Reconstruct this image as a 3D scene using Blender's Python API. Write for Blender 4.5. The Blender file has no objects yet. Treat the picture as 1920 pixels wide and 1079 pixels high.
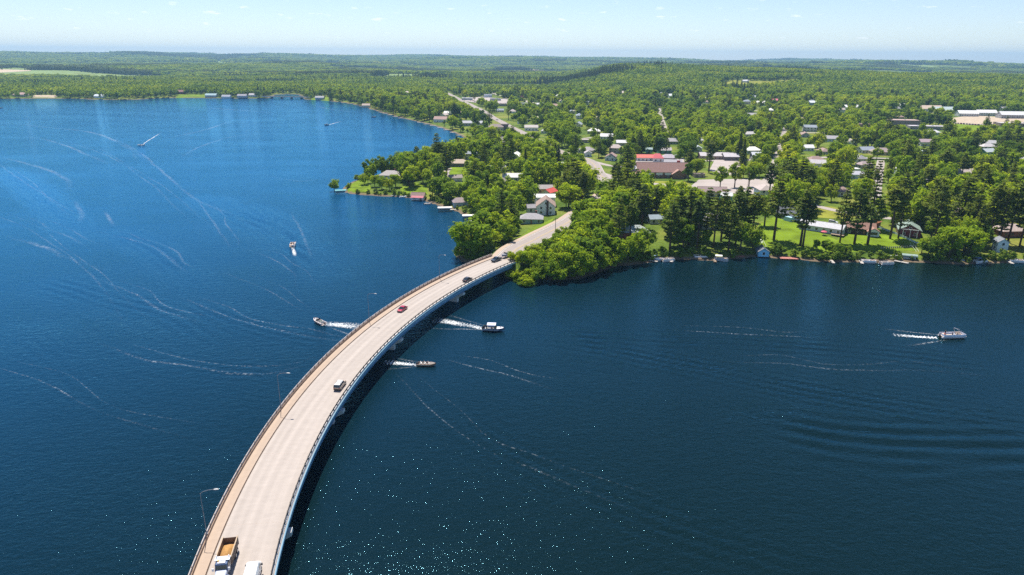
import bpy, bmesh, math, random
import numpy as np
from mathutils import Vector, Matrix

R = math.radians
rnd = random.Random(7)
nrg = np.random.default_rng(11)
scene = bpy.context.scene
col = scene.collection

# ---------------------------------------------------------------- camera, sky, sun, exposure
CAM_H = 88.0
cam = bpy.data.cameras.new('camera')
cam.sensor_fit = 'HORIZONTAL'; cam.sensor_width = 36.0; cam.lens = 24.0
cam.clip_start = 1.0; cam.clip_end = 60000.0
cam_ob = bpy.data.objects.new('camera', cam); col.objects.link(cam_ob)
PITCH, ROLL = R(18.629), R(0.35)
cam_ob.matrix_world = Matrix.Translation((0, 0, CAM_H)) @ Matrix.Rotation(R(90) - PITCH, 4, 'X') @ Matrix.Rotation(ROLL, 4, 'Z')
scene.camera = cam_ob

SUN_EL, SUN_AZ = R(65.0), R(-17.0)      # azimuth from +Y towards +X
world = bpy.data.worlds.new('World'); scene.world = world; world.use_nodes = True
wt = world.node_tree; wn = wt.nodes; wl = wt.links
for n in list(wn): wn.remove(n)
wo = wn.new('ShaderNodeOutputWorld'); bg = wn.new('ShaderNodeBackground'); sky = wn.new('ShaderNodeTexSky')
sky.sky_type = 'NISHITA'; sky.sun_disc = False; sky.sun_elevation = SUN_EL; sky.sun_rotation = SUN_AZ
sky.altitude = 1500; sky.air_density = 1.0; sky.dust_density = 0.4; sky.ozone_density = 2.0
bg.inputs['Strength'].default_value = 0.082
# small fair-weather clouds all round the horizon
tc = wn.new('ShaderNodeTexCoord'); sep = wn.new('ShaderNodeSeparateXYZ'); wl.new(tc.outputs['Generated'], sep.inputs[0])
mp = wn.new('ShaderNodeMapping'); mp.inputs['Scale'].default_value = (16, 16, 70); wl.new(tc.outputs['Generated'], mp.inputs[0])
nz = wn.new('ShaderNodeTexNoise'); nz.inputs['Scale'].default_value = 2.6; nz.inputs['Detail'].default_value = 7; nz.inputs['Roughness'].default_value = .55
wl.new(mp.outputs[0], nz.inputs['Vector'])
cr = wn.new('ShaderNodeMapRange'); cr.inputs['From Min'].default_value = .625; cr.inputs['From Max'].default_value = .70; cr.inputs['To Max'].default_value = .5
wl.new(nz.outputs['Fac'], cr.inputs['Value'])
b1 = wn.new('ShaderNodeMapRange'); b1.inputs['From Min'].default_value = .012; b1.inputs['From Max'].default_value = .03; wl.new(sep.outputs['Z'], b1.inputs['Value'])
b2 = wn.new('ShaderNodeMapRange'); b2.inputs['From Min'].default_value = .085; b2.inputs['From Max'].default_value = .05; wl.new(sep.outputs['Z'], b2.inputs['Value'])
m1 = wn.new('ShaderNodeMath'); m1.operation = 'MULTIPLY'; wl.new(b1.outputs[0], m1.inputs[0]); wl.new(b2.outputs[0], m1.inputs[1])
m2 = wn.new('ShaderNodeMath'); m2.operation = 'MULTIPLY'; wl.new(m1.outputs[0], m2.inputs[0]); wl.new(cr.outputs[0], m2.inputs[1])
mixc = wn.new('ShaderNodeMixRGB'); mixc.inputs[2].default_value = (9.5, 9.6, 9.8, 1)
wl.new(m2.outputs[0], mixc.inputs[0]); tint = wn.new('ShaderNodeMixRGB'); tint.blend_type = 'MULTIPLY'; tint.inputs[0].default_value = 1.0; tint.inputs[2].default_value = (1.0, .985, 1.04, 1); wl.new(sky.outputs[0], tint.inputs[1]); wl.new(tint.outputs[0], mixc.inputs[1]); wl.new(mixc.outputs[0], bg.inputs['Color'])
wl.new(bg.outputs[0], wo.inputs['Surface'])

sun = bpy.data.lights.new('sun', 'SUN'); sun.energy = 4.6; sun.angle = R(0.53); sun.color = (1.0, .93, .82)
sun_ob = bpy.data.objects.new('sun', sun); col.objects.link(sun_ob)
sd = Vector((math.sin(SUN_AZ) * math.cos(SUN_EL), math.cos(SUN_AZ) * math.cos(SUN_EL), math.sin(SUN_EL)))
sun_ob.rotation_euler = sd.to_track_quat('Z', 'Y').to_euler(); sun_ob.location = (0, 0, 400)
scene.view_settings.view_transform = 'Standard'; scene.view_settings.look = 'None'
scene.view_settings.exposure = 0.75; scene.view_settings.gamma = 1.0
scene.cycles.use_denoising = False; scene.cycles.max_bounces = 6; scene.cycles.volume_bounces = 0; scene.cycles.transparent_max_bounces = 12
scene.cycles.sample_clamp_indirect = 6.0; scene.cycles.sample_clamp_direct = 24.0

# ---------------------------------------------------------------- helpers
class MB:
    """collects geometry, builds ONE mesh object"""
    def __init__(s): s.v = []; s.f = []
    def add(s, vs, fs):
        o = len(s.v); s.v += [tuple(p) for p in vs]; s.f += [tuple(i + o for i in q) for q in fs]; return s
    def box(s, c, d, rz=0.0, ry=0.0, top=1.0):
        M = Matrix.Translation(c) @ Matrix.Rotation(rz, 4, 'Z') @ Matrix.Rotation(ry, 4, 'Y')
        P = [M @ Vector((x * d[0] / 2 * (top if z > 0 else 1), y * d[1] / 2 * (top if z > 0 else 1), z * d[2] / 2)) for z in (-1, 1) for x, y in ((-1, -1), (1, -1), (1, 1), (-1, 1))]
        return s.add(P, [(0, 3, 2, 1), (4, 5, 6, 7), (0, 1, 5, 4), (1, 2, 6, 5), (2, 3, 7, 6), (3, 0, 4, 7)])
    def loft(s, secs, caps=True):
        n = len(secs[0]); V = [p for q in secs for p in q]; Fc = []
        for i in range(len(secs) - 1):
            for j in range(n):
                k = (j + 1) % n; Fc.append((i * n + j, i * n + k, (i + 1) * n + k, (i + 1) * n + j))
        if caps: Fc.append(tuple(range(n))[::-1]); Fc.append(tuple((len(secs) - 1) * n + j for j in range(n)))
        return s.add(V, Fc)
    def tube(s, path, rad, n=6):
        path = [Vector(p) for p in path]; secs = []
        for i, p in enumerate(path):
            t = (path[min(i + 1, len(path) - 1)] - path[max(i - 1, 0)]).normalized()
            a = Vector((0, 0, 1)) if abs(t.z) < .9 else Vector((1, 0, 0))
            u = t.cross(a).normalized(); w = t.cross(u)
            r = rad[i] if isinstance(rad, (list, tuple)) else rad
            secs.append([p + (u * math.cos(k * 2 * math.pi / n) + w * math.sin(k * 2 * math.pi / n)) * r for k in range(n)])
        return s.loft(secs)
    def prism(s, poly, z0, z1):
        n = len(poly); V = [(x, y, z0) for x, y in poly] + [(x, y, z1) for x, y in poly]
        return s.add(V, [tuple(range(n))[::-1], tuple(range(n, 2 * n))] + [(i, (i + 1) % n, n + (i + 1) % n, n + i) for i in range(n)])
    def xprof(s, prof, y0, y1):                 # profile (x,z) extruded along y
        n = len(prof); V = [(x, y0, z) for x, z in prof] + [(x, y1, z) for x, z in prof]
        return s.add(V, [tuple(range(n)), tuple(range(n, 2 * n))[::-1]] + [((i + 1) % n, i, n + i, n + (i + 1) % n) for i in range(n)])
    def mesh(s, name, m=None, smooth=False):
        me = bpy.data.meshes.new(name); me.from_pydata(s.v, [], s.f)
        bm = bmesh.new(); bm.from_mesh(me); bmesh.ops.recalc_face_normals(bm, faces=bm.faces); bm.to_mesh(me); bm.free()
        if m: me.materials.append(m)
        if smooth: me.shade_smooth()
        return me
    def build(s, name, m, parent=None, smooth=False, bevel=0.0):
        o = bpy.data.objects.new(name, s.mesh(name, m, smooth)); col.objects.link(o)
        if parent: o.parent = parent
        if bevel:
            b = o.modifiers.new('bevel', 'BEVEL'); b.width = bevel; b.segments = 2; b.limit_method = 'ANGLE'
        return o

def tag(o, label=None, cat=None, group=None, kind=None):
    if label: o['label'] = label
    if cat: o['category'] = cat
    if group: o['group'] = group
    if kind: o['kind'] = kind
    return o
def empty(name, x, y, z, rz=0.0, label=None, cat=None, group=None):
    o = bpy.data.objects.new(name, None); col.objects.link(o); o.empty_display_size = .5
    o.location = (x, y, z); o.rotation_euler = (0, 0, rz); return tag(o, label, cat, group)
def part(name, me, parent, loc=(0, 0, 0), rz=0.0, sc=None):
    o = bpy.data.objects.new(name, me); col.objects.link(o); o.parent = parent; o.location = loc; o.rotation_euler = (0, 0, rz)
    if sc: o.scale = sc
    return o
def copy_tree(o, parent=None):
    c = o.copy(); col.objects.link(c); c.parent = parent
    for ch in o.children: copy_tree(ch, c)
    return c

def vnoise(x, y, seed=0):
    xi = np.floor(x).astype(np.int64); yi = np.floor(y).astype(np.int64); fx = x - xi; fy = y - yi
    fx = fx * fx * (3 - 2 * fx); fy = fy * fy * (3 - 2 * fy)
    def h(a, b):
        n = (a * 374761393 + b * 668265263 + seed * 1442695041) & 0xffffffff
        n = ((n ^ (n >> 13)) * 1274126177) & 0xffffffff
        return ((n ^ (n >> 16)) & 0xffff) / 65535.0
    return (h(xi, yi) * (1 - fx) + h(xi + 1, yi) * fx) * (1 - fy) + (h(xi, yi + 1) * (1 - fx) + h(xi + 1, yi + 1) * fx) * fy
def fbm(x, y, seed=0, o=4):
    a = 0; w = .5
    for i in range(o): a = a + w * vnoise(x * 2 ** i, y * 2 ** i, seed + i); w *= .5
    return a
def sstep(a, b, x):
    t = np.clip((x - a) / (b - a), 0, 1); return t * t * (3 - 2 * t)
def seg_dist(P, A):
    """distance of points P (n,2) to polyline A, and arc length there"""
    A = np.asarray(A, float); best = np.full(len(P), 1e18); s = np.zeros(len(P)); acc = 0
    for a, b in zip(A[:-1], A[1:]):
        d = b - a; L = np.hypot(*d); t = np.clip(((P - a) @ d) / (L * L), 0, 1)
        q = np.hypot(*(P - a - t[:, None] * d).T); m = q < best; best[m] = q[m]; s[m] = acc + t[m] * L; acc += L
    return best, s
def inside(P, poly):
    poly = np.asarray(poly, float); c = np.zeros(len(P), bool); x, y = P[:, 0], P[:, 1]
    for (x1, y1), (x2, y2) in zip(poly, np.roll(poly, -1, 0)):
        k = ((y1 > y) != (y2 > y)); 
        with np.errstate(divide='ignore', invalid='ignore'):
            c ^= k & (x < (x2 - x1) * (y - y1) / (y2 - y1) + x1)
    return c
def spline(pts, step=4.0):
    P = [np.array(p, float) for p in pts]; P = [2 * P[0] - P[1]] + P + [2 * P[-1] - P[-2]]; out = []
    for i in range(1, len(P) - 2):
        n = max(2, int(np.linalg.norm(P[i + 1] - P[i]) / step))
        for k in range(n):
            t = k / n; a, b, c, d = P[i - 1:i + 3]
            out.append(.5 * (2 * b + (c - a) * t + (2 * a - 5 * b + 4 * c - d) * t * t + (3 * b - a - 3 * c + d) * t ** 3))
    out.append(P[-2]); return np.array(out)

# ---------------------------------------------------------------- materials
MAT = {}
def mat(name, c, rough=.7, var=.12, scale=.6, metal=0.0, spec=.4, coat=0.0, bump=0.0, detail=4):
    """plain procedural material: base colour broken up by noise"""
    if name in MAT: return MAT[name]
    m = bpy.data.materials.new(name); m.use_nodes = True; nt = m.node_tree; b = nt.nodes['Principled BSDF']
    b.inputs['Roughness'].default_value = rough; b.inputs['Metallic'].default_value = metal; b.inputs['Specular IOR Level'].default_value = spec
    b.inputs['Coat Weight'].default_value = coat
    t = nt.nodes.new('ShaderNodeTexCoord'); n = nt.nodes.new('ShaderNodeTexNoise'); n.inputs['Scale'].default_value = scale; n.inputs['Detail'].default_value = detail
    nt.links.new(t.outputs['Object'], n.inputs['Vector'])
    r = nt.nodes.new('ShaderNodeValToRGB')
    r.color_ramp.elements[0].color = (*[max(0, k * (1 - var)) for k in c], 1); r.color_ramp.elements[1].color = (*[min(1, k * (1 + var)) for k in c], 1)
    r.color_ramp.elements[0].position = .3; r.color_ramp.elements[1].position = .7
    nt.links.new(n.outputs['Fac'], r.inputs[0]); nt.links.new(r.outputs[0], b.inputs['Base Color'])
    if bump:
        bp = nt.nodes.new('ShaderNodeBump'); bp.inputs['Strength'].default_value = bump; bp.inputs['Distance'].default_value = .1
        nt.links.new(n.outputs['Fac'], bp.inputs['Height']); nt.links.new(bp.outputs[0], b.inputs['Normal'])
    MAT[name] = m; return m

def leaf_mat(name, cols, trans=.35, tone=.5):
    m = bpy.data.materials.new(name); m.use_nodes = True; nt = m.node_tree; N = nt.nodes; L = nt.links
    for n in list(N): N.remove(n)
    o = N.new('ShaderNodeOutputMaterial'); oi = N.new('ShaderNodeObjectInfo'); r = N.new('ShaderNodeValToRGB'); r.color_ramp.interpolation = 'LINEAR'
    e = r.color_ramp.elements
    for i, c in enumerate(cols):
        q = e[i] if i < 2 else e.new(1.0)
        q.color = (*c, 1)
    for i in range(len(cols)): e[i].position = i / (len(cols) - 1)
    ns = N.new('ShaderNodeTexNoise'); ns.inputs['Scale'].default_value = .006; ns.inputs['Detail'].default_value = 3; L.new(oi.outputs['Location'], ns.inputs['Vector'])
    sp = N.new('ShaderNodeMapRange'); sp.inputs['From Min'].default_value = .34; sp.inputs['From Max'].default_value = .66; L.new(ns.outputs['Fac'], sp.inputs['Value'])
    mxr = N.new('ShaderNodeMix'); mxr.inputs[0].default_value = .45; L.new(oi.outputs['Random'], mxr.inputs[2]); L.new(sp.outputs[0], mxr.inputs[3]); L.new(mxr.outputs[0], r.inputs[0])
    a = N.new('ShaderNodeAttribute'); a.attribute_name = 'tone'
    mr = N.new('ShaderNodeMapRange'); mr.inputs['To Min'].default_value = 1 - tone; mr.inputs['To Max'].default_value = 1 + tone; L.new(a.outputs['Fac'], mr.inputs['Value'])
    hs = N.new('ShaderNodeHueSaturation'); L.new(mr.outputs[0], hs.inputs['Value']); L.new(r.outputs[0], hs.inputs['Color'])
    d = N.new('ShaderNodeBsdfPrincipled'); d.inputs['Roughness'].default_value = .7; d.inputs['Specular IOR Level'].default_value = .12; L.new(hs.outputs[0], d.inputs['Base Color'])
    t = N.new('ShaderNodeBsdfTranslucent'); h2 = N.new('ShaderNodeHueSaturation'); h2.inputs['Value'].default_value = 1.25; h2.inputs['Hue'].default_value = .485; L.new(hs.outputs[0], h2.inputs['Color']); L.new(h2.outputs[0], t.inputs['Color'])
    x = N.new('ShaderNodeMixShader'); x.inputs[0].default_value = trans; L.new(d.outputs[0], x.inputs[1]); L.new(t.outputs[0], x.inputs[2]); L.new(x.outputs[0], o.inputs['Surface'])
    return m
LEAF = leaf_mat('leaf', [(.055, .120, .014), (.110, .200, .012), (.185, .295, .010), (.255, .360, .008), (.320, .410, .010), (.400, .455, .014)], .5, .38)
PINE = leaf_mat('needle', [(.080, .130, .024), (.110, .160, .022), (.160, .200, .020), (.070, .122, .032)], .28, .4)
PURPLE = leaf_mat('purple_leaf', [(.040, .012, .022), (.050, .016, .028)], .2)
YELLOW = leaf_mat('yellow_leaf', [(.36, .34, .015), (.40, .36, .02)], .3)
SHRUBM = leaf_mat('shrub_leaf', [(.10, .18, .018), (.155, .25, .02), (.19, .28, .03), (.13, .20, .07)], .4)
BARK = mat('bark', (.085, .062, .047), .9, .35, 3)
BARK_PINE = mat('pine_bark', (.105, .065, .048), .9, .3, 3)
CONC = mat('concrete', (.42, .39, .35), .8, .08, .4)
WHITE = mat('white_paint', (.76, .77, .78), .5, .04, .5)
DARKM = mat('dark_metal', (.035, .035, .04), .5, .1, 1)
ALU = mat('aluminium', (.55, .57, .6), .35, .06, 1, metal=.8)
GLASS = mat('window_glass', (.02, .03, .04), .08, .1, 1, spec=.8)
RUBBER = mat('rubber', (.018, .018, .018), .8, .2, 4)
WOOD = mat('dock_wood', (.27, .20, .14), .8, .25, 1.5)
STEEL_BLUE = mat('girder_blue', (.13, .27, .42), .5, .08, .3)  # even blue-grey on every girder face

# ---------------------------------------------------------------- the lie of the land
SHORE = [(3000, 260), (900, 275), (420, 292), (254.5,304.2), (235.7,302.1), (225.1,301.0), (204.2,298.8), (190.4,300.2), (182.0,302.6), (166.6,301.4), (146.4,300.2), (133.4,304.2), (115.3,309.2), (104.1,305.3),
 (90.9,302.4), (81.4,304.0), (71.5,303.7), (61.7,297.5), (45.1,291.3), (36.8,281.6), (26.8,272.4), (15.6,271.5), (5.6,276.4), (-1.2,284.7), (-3.6,290.3), (-8.5,295.1), (-14.6,296.7), (-22.9,298.2),
 (-26.7,312.5), (-24.9,334.4), (-17.5,347.7), (-15.3,361.9), (-20.7,377.1), (-26.9,393.4), (-33.1,404.9), (-38.9,412.5), (-47.3,423.4), (-55.4,435.0), (-67.9,445.2), (-78.2,448.5), (-93.0,451.7), (-107.7,456.9), (-116.4,466.3),
 (-119.2,484.6), (-117.0,509.2), (-108.5,531.4), (-93.7,555.6), (-78.4,588.1), (-63.7,624.4), (-47.6,672.9), (-35.7,706.5), (-41.5,752.2), (-65.3,837.7), (-92.2,914.9), (-120.3,974.0), (-150.8,1031.9), (-185.1,1096.9), (-219.5,1170.7),
 (-261.4,1268.1), (-315.8,1382.3), (-348.0,1429.6), (-409.1,1496.3), (-445.2,1511.8), (-487.9,1633.7), (-525.3,1725.7), (-575.3,1719.7), (-547.1,1604.6), (-537.7,1541.9), (-604.7,1534.8), (-679.6,1547.2), (-746.2,1540.0), (-793.5,1475.4), (-825.7,1453.3),
 (-909.2,1482.5), (-968.0,1495.8), (-1015.4,1490.7), (-1065.3,1466.0), (-1203.9,1432.6), (-1400.6,1359.3), (-2600, 1250), (-5000, 900), (-30000, 900), (-30000, 40000), (30000, 40000), (30000, 260)]
ARC_C = np.array((202.0, 135.5)); DECK_Z = 6.0
R_IN, R_KERB, R_OUT = 245.3, 256.4, 258.9
def arc(r, deg): a = R(deg); return (ARC_C[0] + r * math.cos(a), ARC_C[1] + r * math.sin(a))
A_END, A_START = 144.6, 206.0
e0 = arc(250.9, A_END); tg = np.array((math.sin(R(180 - A_END)), math.cos(R(180 - A_END))))
ROAD = spline([e0, (1.8,297.5), (8.4,310.9), (15.9,326.9), (25.0,345.6), (35.2,370.5), (65.1,457.4), (66.3,529.1), (65.9,592.0), (45.5,650.3), (36.4,690.3), (17.2,791.9), (-2.6,890.9), (-29.1,1035.4), (-53.0,1183.9), (-101.7,1430.3), (-163.5,1749.3), (-235.5,2088.0), (-278.4,2288.6)], 5.0)
_ra = np.r_[0, np.cumsum(np.hypot(*np.diff(ROAD, axis=0).T))]
def road_z(s): return 3.9 + 2.0 * (1 - sstep(10, 150, s))
def far_h(x, y):
    r = np.hypot(x, y); th = np.degrees(np.arctan2(x, y))
    H = np.interp(th, [-60, -38, -31, -28.5, -27, -22, -12, -5, 1, 6, 12, 18, 27, 38, 60], [48, 48, 48, 70, 68, 44, 50, 50, 58, 42, 32, 28, 22, 8, 8])
    n = fbm(x / 1500 + 9, y / 1500 + 3, 5, 4) - .47
    far = sstep(2600, 9500, r) * H * (1 + .25 * n) + sstep(1900, 4200, r) * 105 * n
    mid = 46 * np.exp(-((r - 2650) / 650) ** 2) * sstep(3.0, 9.0, th) * (1 - .35 * sstep(16, 30, th)) * (.8 + .5 * fbm(x / 400, y / 400, 8, 3))
    return far + mid
def ground_z(x, y):
    x = np.atleast_1d(np.asarray(x, float)); y = np.atleast_1d(np.asarray(y, float)); P = np.c_[x, y]
    d, _ = seg_dist(P, SHORE + [SHORE[0]]); ins = inside(P, SHORE)
    sd = np.where(ins, d, -d)
    z = np.where(sd > 0, .12 + 1.5 * sstep(0, 5, sd) + 1.9 * sstep(6, 45, sd) + .5 * (vnoise(x / 30, y / 30, 3) - .5) * sstep(4, 30, sd), -3.0 * sstep(0, 18, -sd) - .05)
    z = z + np.where(sd > 0, sstep(200, 900, sd) * 3 + far_h(x, y) * sstep(100, 900, sd), 0)
    q, s = seg_dist(P, ROAD)
    w = 1 - sstep(7.5, 15, q); rz = road_z(s) - .12
    near = (s < 600) & (sd > -5)
    z = np.where(near & (w > 0), z * (1 - w) + np.maximum(rz, z * 0 - 3) * w, z)
    return z
def gz(x, y): return float(ground_z(x, y)[0])

def axis(parts):
    out = []
    for a, b, st in parts: out += list(np.arange(a, b, st))
    out.append(parts[-1][1]); return np.array(out)
def grid_object(name, xs, ys, zf, m, smooth=True):
    X, Y = np.meshgrid(xs, ys); Z = zf(X.ravel(), Y.ravel()); nx, ny = len(xs), len(ys)
    me = bpy.data.meshes.new(name); V = np.c_[X.ravel(), Y.ravel(), Z].astype(np.float32)
    i = np.arange(nx - 1)[None, :] + nx * np.arange(ny - 1)[:, None]; i = i.ravel()
    Fq = np.c_[i, i + 1, i + 1 + nx, i + nx].astype(np.int32)
    me.vertices.add(len(V)); me.vertices.foreach_set('co', V.ravel()); me.loops.add(Fq.size); me.loops.foreach_set('vertex_index', Fq.ravel())
    me.polygons.add(len(Fq)); me.polygons.foreach_set('loop_start', np.arange(0, Fq.size, 4, dtype=np.int32)); me.update(calc_edges=True)
    me.materials.append(m)
    if smooth: me.shade_smooth()
    o = bpy.data.objects.new(name, me); col.objects.link(o); return o

# ground material: grass, with drier and darker patches
def ground_mat():
    m = bpy.data.materials.new('ground_cover'); m.use_nodes = True; nt = m.node_tree; N = nt.nodes; L = nt.links; b = N['Principled BSDF']; b.inputs['Roughness'].default_value = .95; b.inputs['Specular IOR Level'].default_value = .1
    t = N.new('ShaderNodeTexCoord'); n1 = N.new('ShaderNodeTexNoise'); n1.inputs['Scale'].default_value = .03; n1.inputs['Detail'].default_value = 6; L.new(t.outputs['Object'], n1.inputs['Vector'])
    n2 = N.new('ShaderNodeTexNoise'); n2.inputs['Scale'].default_value = .5; n2.inputs['Detail'].default_value = 5; L.new(t.outputs['Object'], n2.inputs['Vector'])
    r = N.new('ShaderNodeValToRGB'); e = r.color_ramp.elements; e[0].position = .36; e[0].color = (.060, .110, .016, 1); e[1].position = .66; e[1].color = (.20, .215, .045, 1); q = e.new(.5); q.color = (.11, .165, .022, 1)
    L.new(n1.outputs['Fac'], r.inputs[0])
    mx = N.new('ShaderNodeMixRGB'); mx.blend_type = 'MULTIPLY'; mx.inputs[0].default_value = .6; L.new(r.outputs[0], mx.inputs[1])
    r2 = N.new('ShaderNodeValToRGB'); r2.color_ramp.elements[0].color = (.55, .55, .5, 1); r2.color_ramp.elements[0].position = .3; r2.color_ramp.elements[1].color = (1.25, 1.2, 1.1, 1); r2.color_ramp.elements[1].position = .7
    L.new(n2.outputs['Fac'], r2.inputs[0]); L.new(r2.outputs[0], mx.inputs[2])
    # sandy shore where the land meets the water
    g = N.new('ShaderNodeNewGeometry'); sp = N.new('ShaderNodeSeparateXYZ'); L.new(g.outputs['Position'], sp.inputs[0])
    mr = N.new('ShaderNodeMapRange'); mr.inputs['From Min'].default_value = .9; mr.inputs['From Max'].default_value = .35; L.new(sp.outputs['Z'], mr.inputs['Value'])
    sh = N.new('ShaderNodeMixRGB'); sh.inputs[2].default_value = (.16, .12, .08, 1); L.new(mr.outputs[0], sh.inputs[0]); L.new(mx.outputs[0], sh.inputs[1]); L.new(sh.outputs[0], b.inputs['Base Color'])
    return m
gx = axis([(-15000, -6000, 900), (-6000, -2000, 250), (-2000, -700, 60), (-700, -160, 18), (-160, 420, 4), (420, 900, 12), (900, 2400, 60), (2400, 6000, 250), (6000, 15000, 900)])
gy = axis([(-400, 240, 40), (240, 640, 4), (640, 1100, 10), (1100, 2200, 25), (2200, 6000, 110), (6000, 16000, 260)])
ground = tag(grid_object('ground', gx, gy, ground_z, ground_mat()), 'green land around the lake running out to low wooded hills', 'ground', kind='structure')

# ---------------------------------------------------------------- water
TRAINS = [  # boat-wake ripples: path, wavelength, amplitude, half width
 ([(7.2,209.8), (37.1,197.3), (59.2,186.0), (81.5,173.7), (106.0,163.5), (139.7,153.3)], 3.8, .20, 9),
 ([(64.3,154.5), (79.1,147.9), (96.0,145.2), (113.9,144.9), (133.5,145.1)], 5.6, .30, 10),
 ([(47.7,159.0), (60.7,156.1), (71.2,158.4), (79.6,155.2)], 2.8, .13, 6),
 ([(82.5,133.7), (101.1,136.5), (128.2,138.1)], 5.5, .16, 7),
 ([(-27.0,180.1), (-16.5,158.2), (-7.6,146.4), (2.7,136.1), (16.2,124.0), (31.1,113.7), (48.8,103.9), (60.8,97.9)], 3.4, .20, 8),
 ([(-214.7,461.1), (-167.0,395.2), (-131.7,356.5), (-102.0,314.5), (-76.3,273.3)], 7.0, .15, 11),
 ([(-429.5,573.8), (-331.4,467.1), (-264.3,392.5), (-202.6,312.2)], 5.5, .13, 9), ([(-221.9,354.2), (-190.5,332.5), (-165.3,308.4), (-137.4,272.1), (-113.2,234.1)], 4.5, .13, 8), ([(-123.7,244.4), (-95.0,222.2), (-70.5,208.6), (-55.5,205.3)], 3.6, .11, 8), ([(-200.2,270.8), (-154.5,245.0), (-117.9,223.3), (-90.2,196.2)], 4.5, .12, 10), ([(-129.0,199.8), (-96.9,185.2), (-68.1,179.9)], 3.2, .10, 7), ([(-175.8,426.2), (-130.1,369.0), (-97.0,314.6), (-68.5,259.4)], 5.0, .12, 9), ([(-179.0,222.3), (-130.5,180.4), (-93.1,150.5)], 3.6, .08, 10),
 ([(0.1,213.0), (21.5,211.0), (59.7,207.1), (108.6,199.2), (151.6,188.0)], 4.2, .15, 9),
]
def water_z(x, y):
    z = np.zeros(len(x)); P = np.c_[x, y]
    for path, lam, amp, hw in TRAINS:
        A = spline(path, 8.0); lo = A.min(0) - 3 * hw; hi = A.max(0) + 3 * hw
        k = np.where((P >= lo).all(1) & (P <= hi).all(1))[0]
        if not len(k): continue
        Q = P[k]; best = np.full(len(k), 1e18); sg = np.zeros(len(k)); s = np.zeros(len(k)); acc = 0
        for a, b in zip(A[:-1], A[1:]):
            d = b - a; Ln = np.hypot(*d); t = np.clip(((Q - a) @ d) / Ln ** 2, 0, 1); v = Q - a - t[:, None] * d; q = np.hypot(*v.T); m = q < best
            best[m] = q[m]; s[m] = acc + t[m] * Ln; sg[m] = np.sign(d[0] * (Q[m, 1] - a[1]) - d[1] * (Q[m, 0] - a[0])); acc += Ln
        u = best * sg; en = np.exp(-(u / hw) ** 2) * sstep(0, acc * .2, s) * (1 - sstep(acc * .85, acc, s))
        ph = 3.0 * vnoise(Q[:, 0] / 25, Q[:, 1] / 25, 4)
        z[k] += amp * en * np.sin(2 * np.pi * u / lam + ph) * (.5 + vnoise(Q[:, 0] / 14, Q[:, 1] / 14, 9))
    return z
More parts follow.
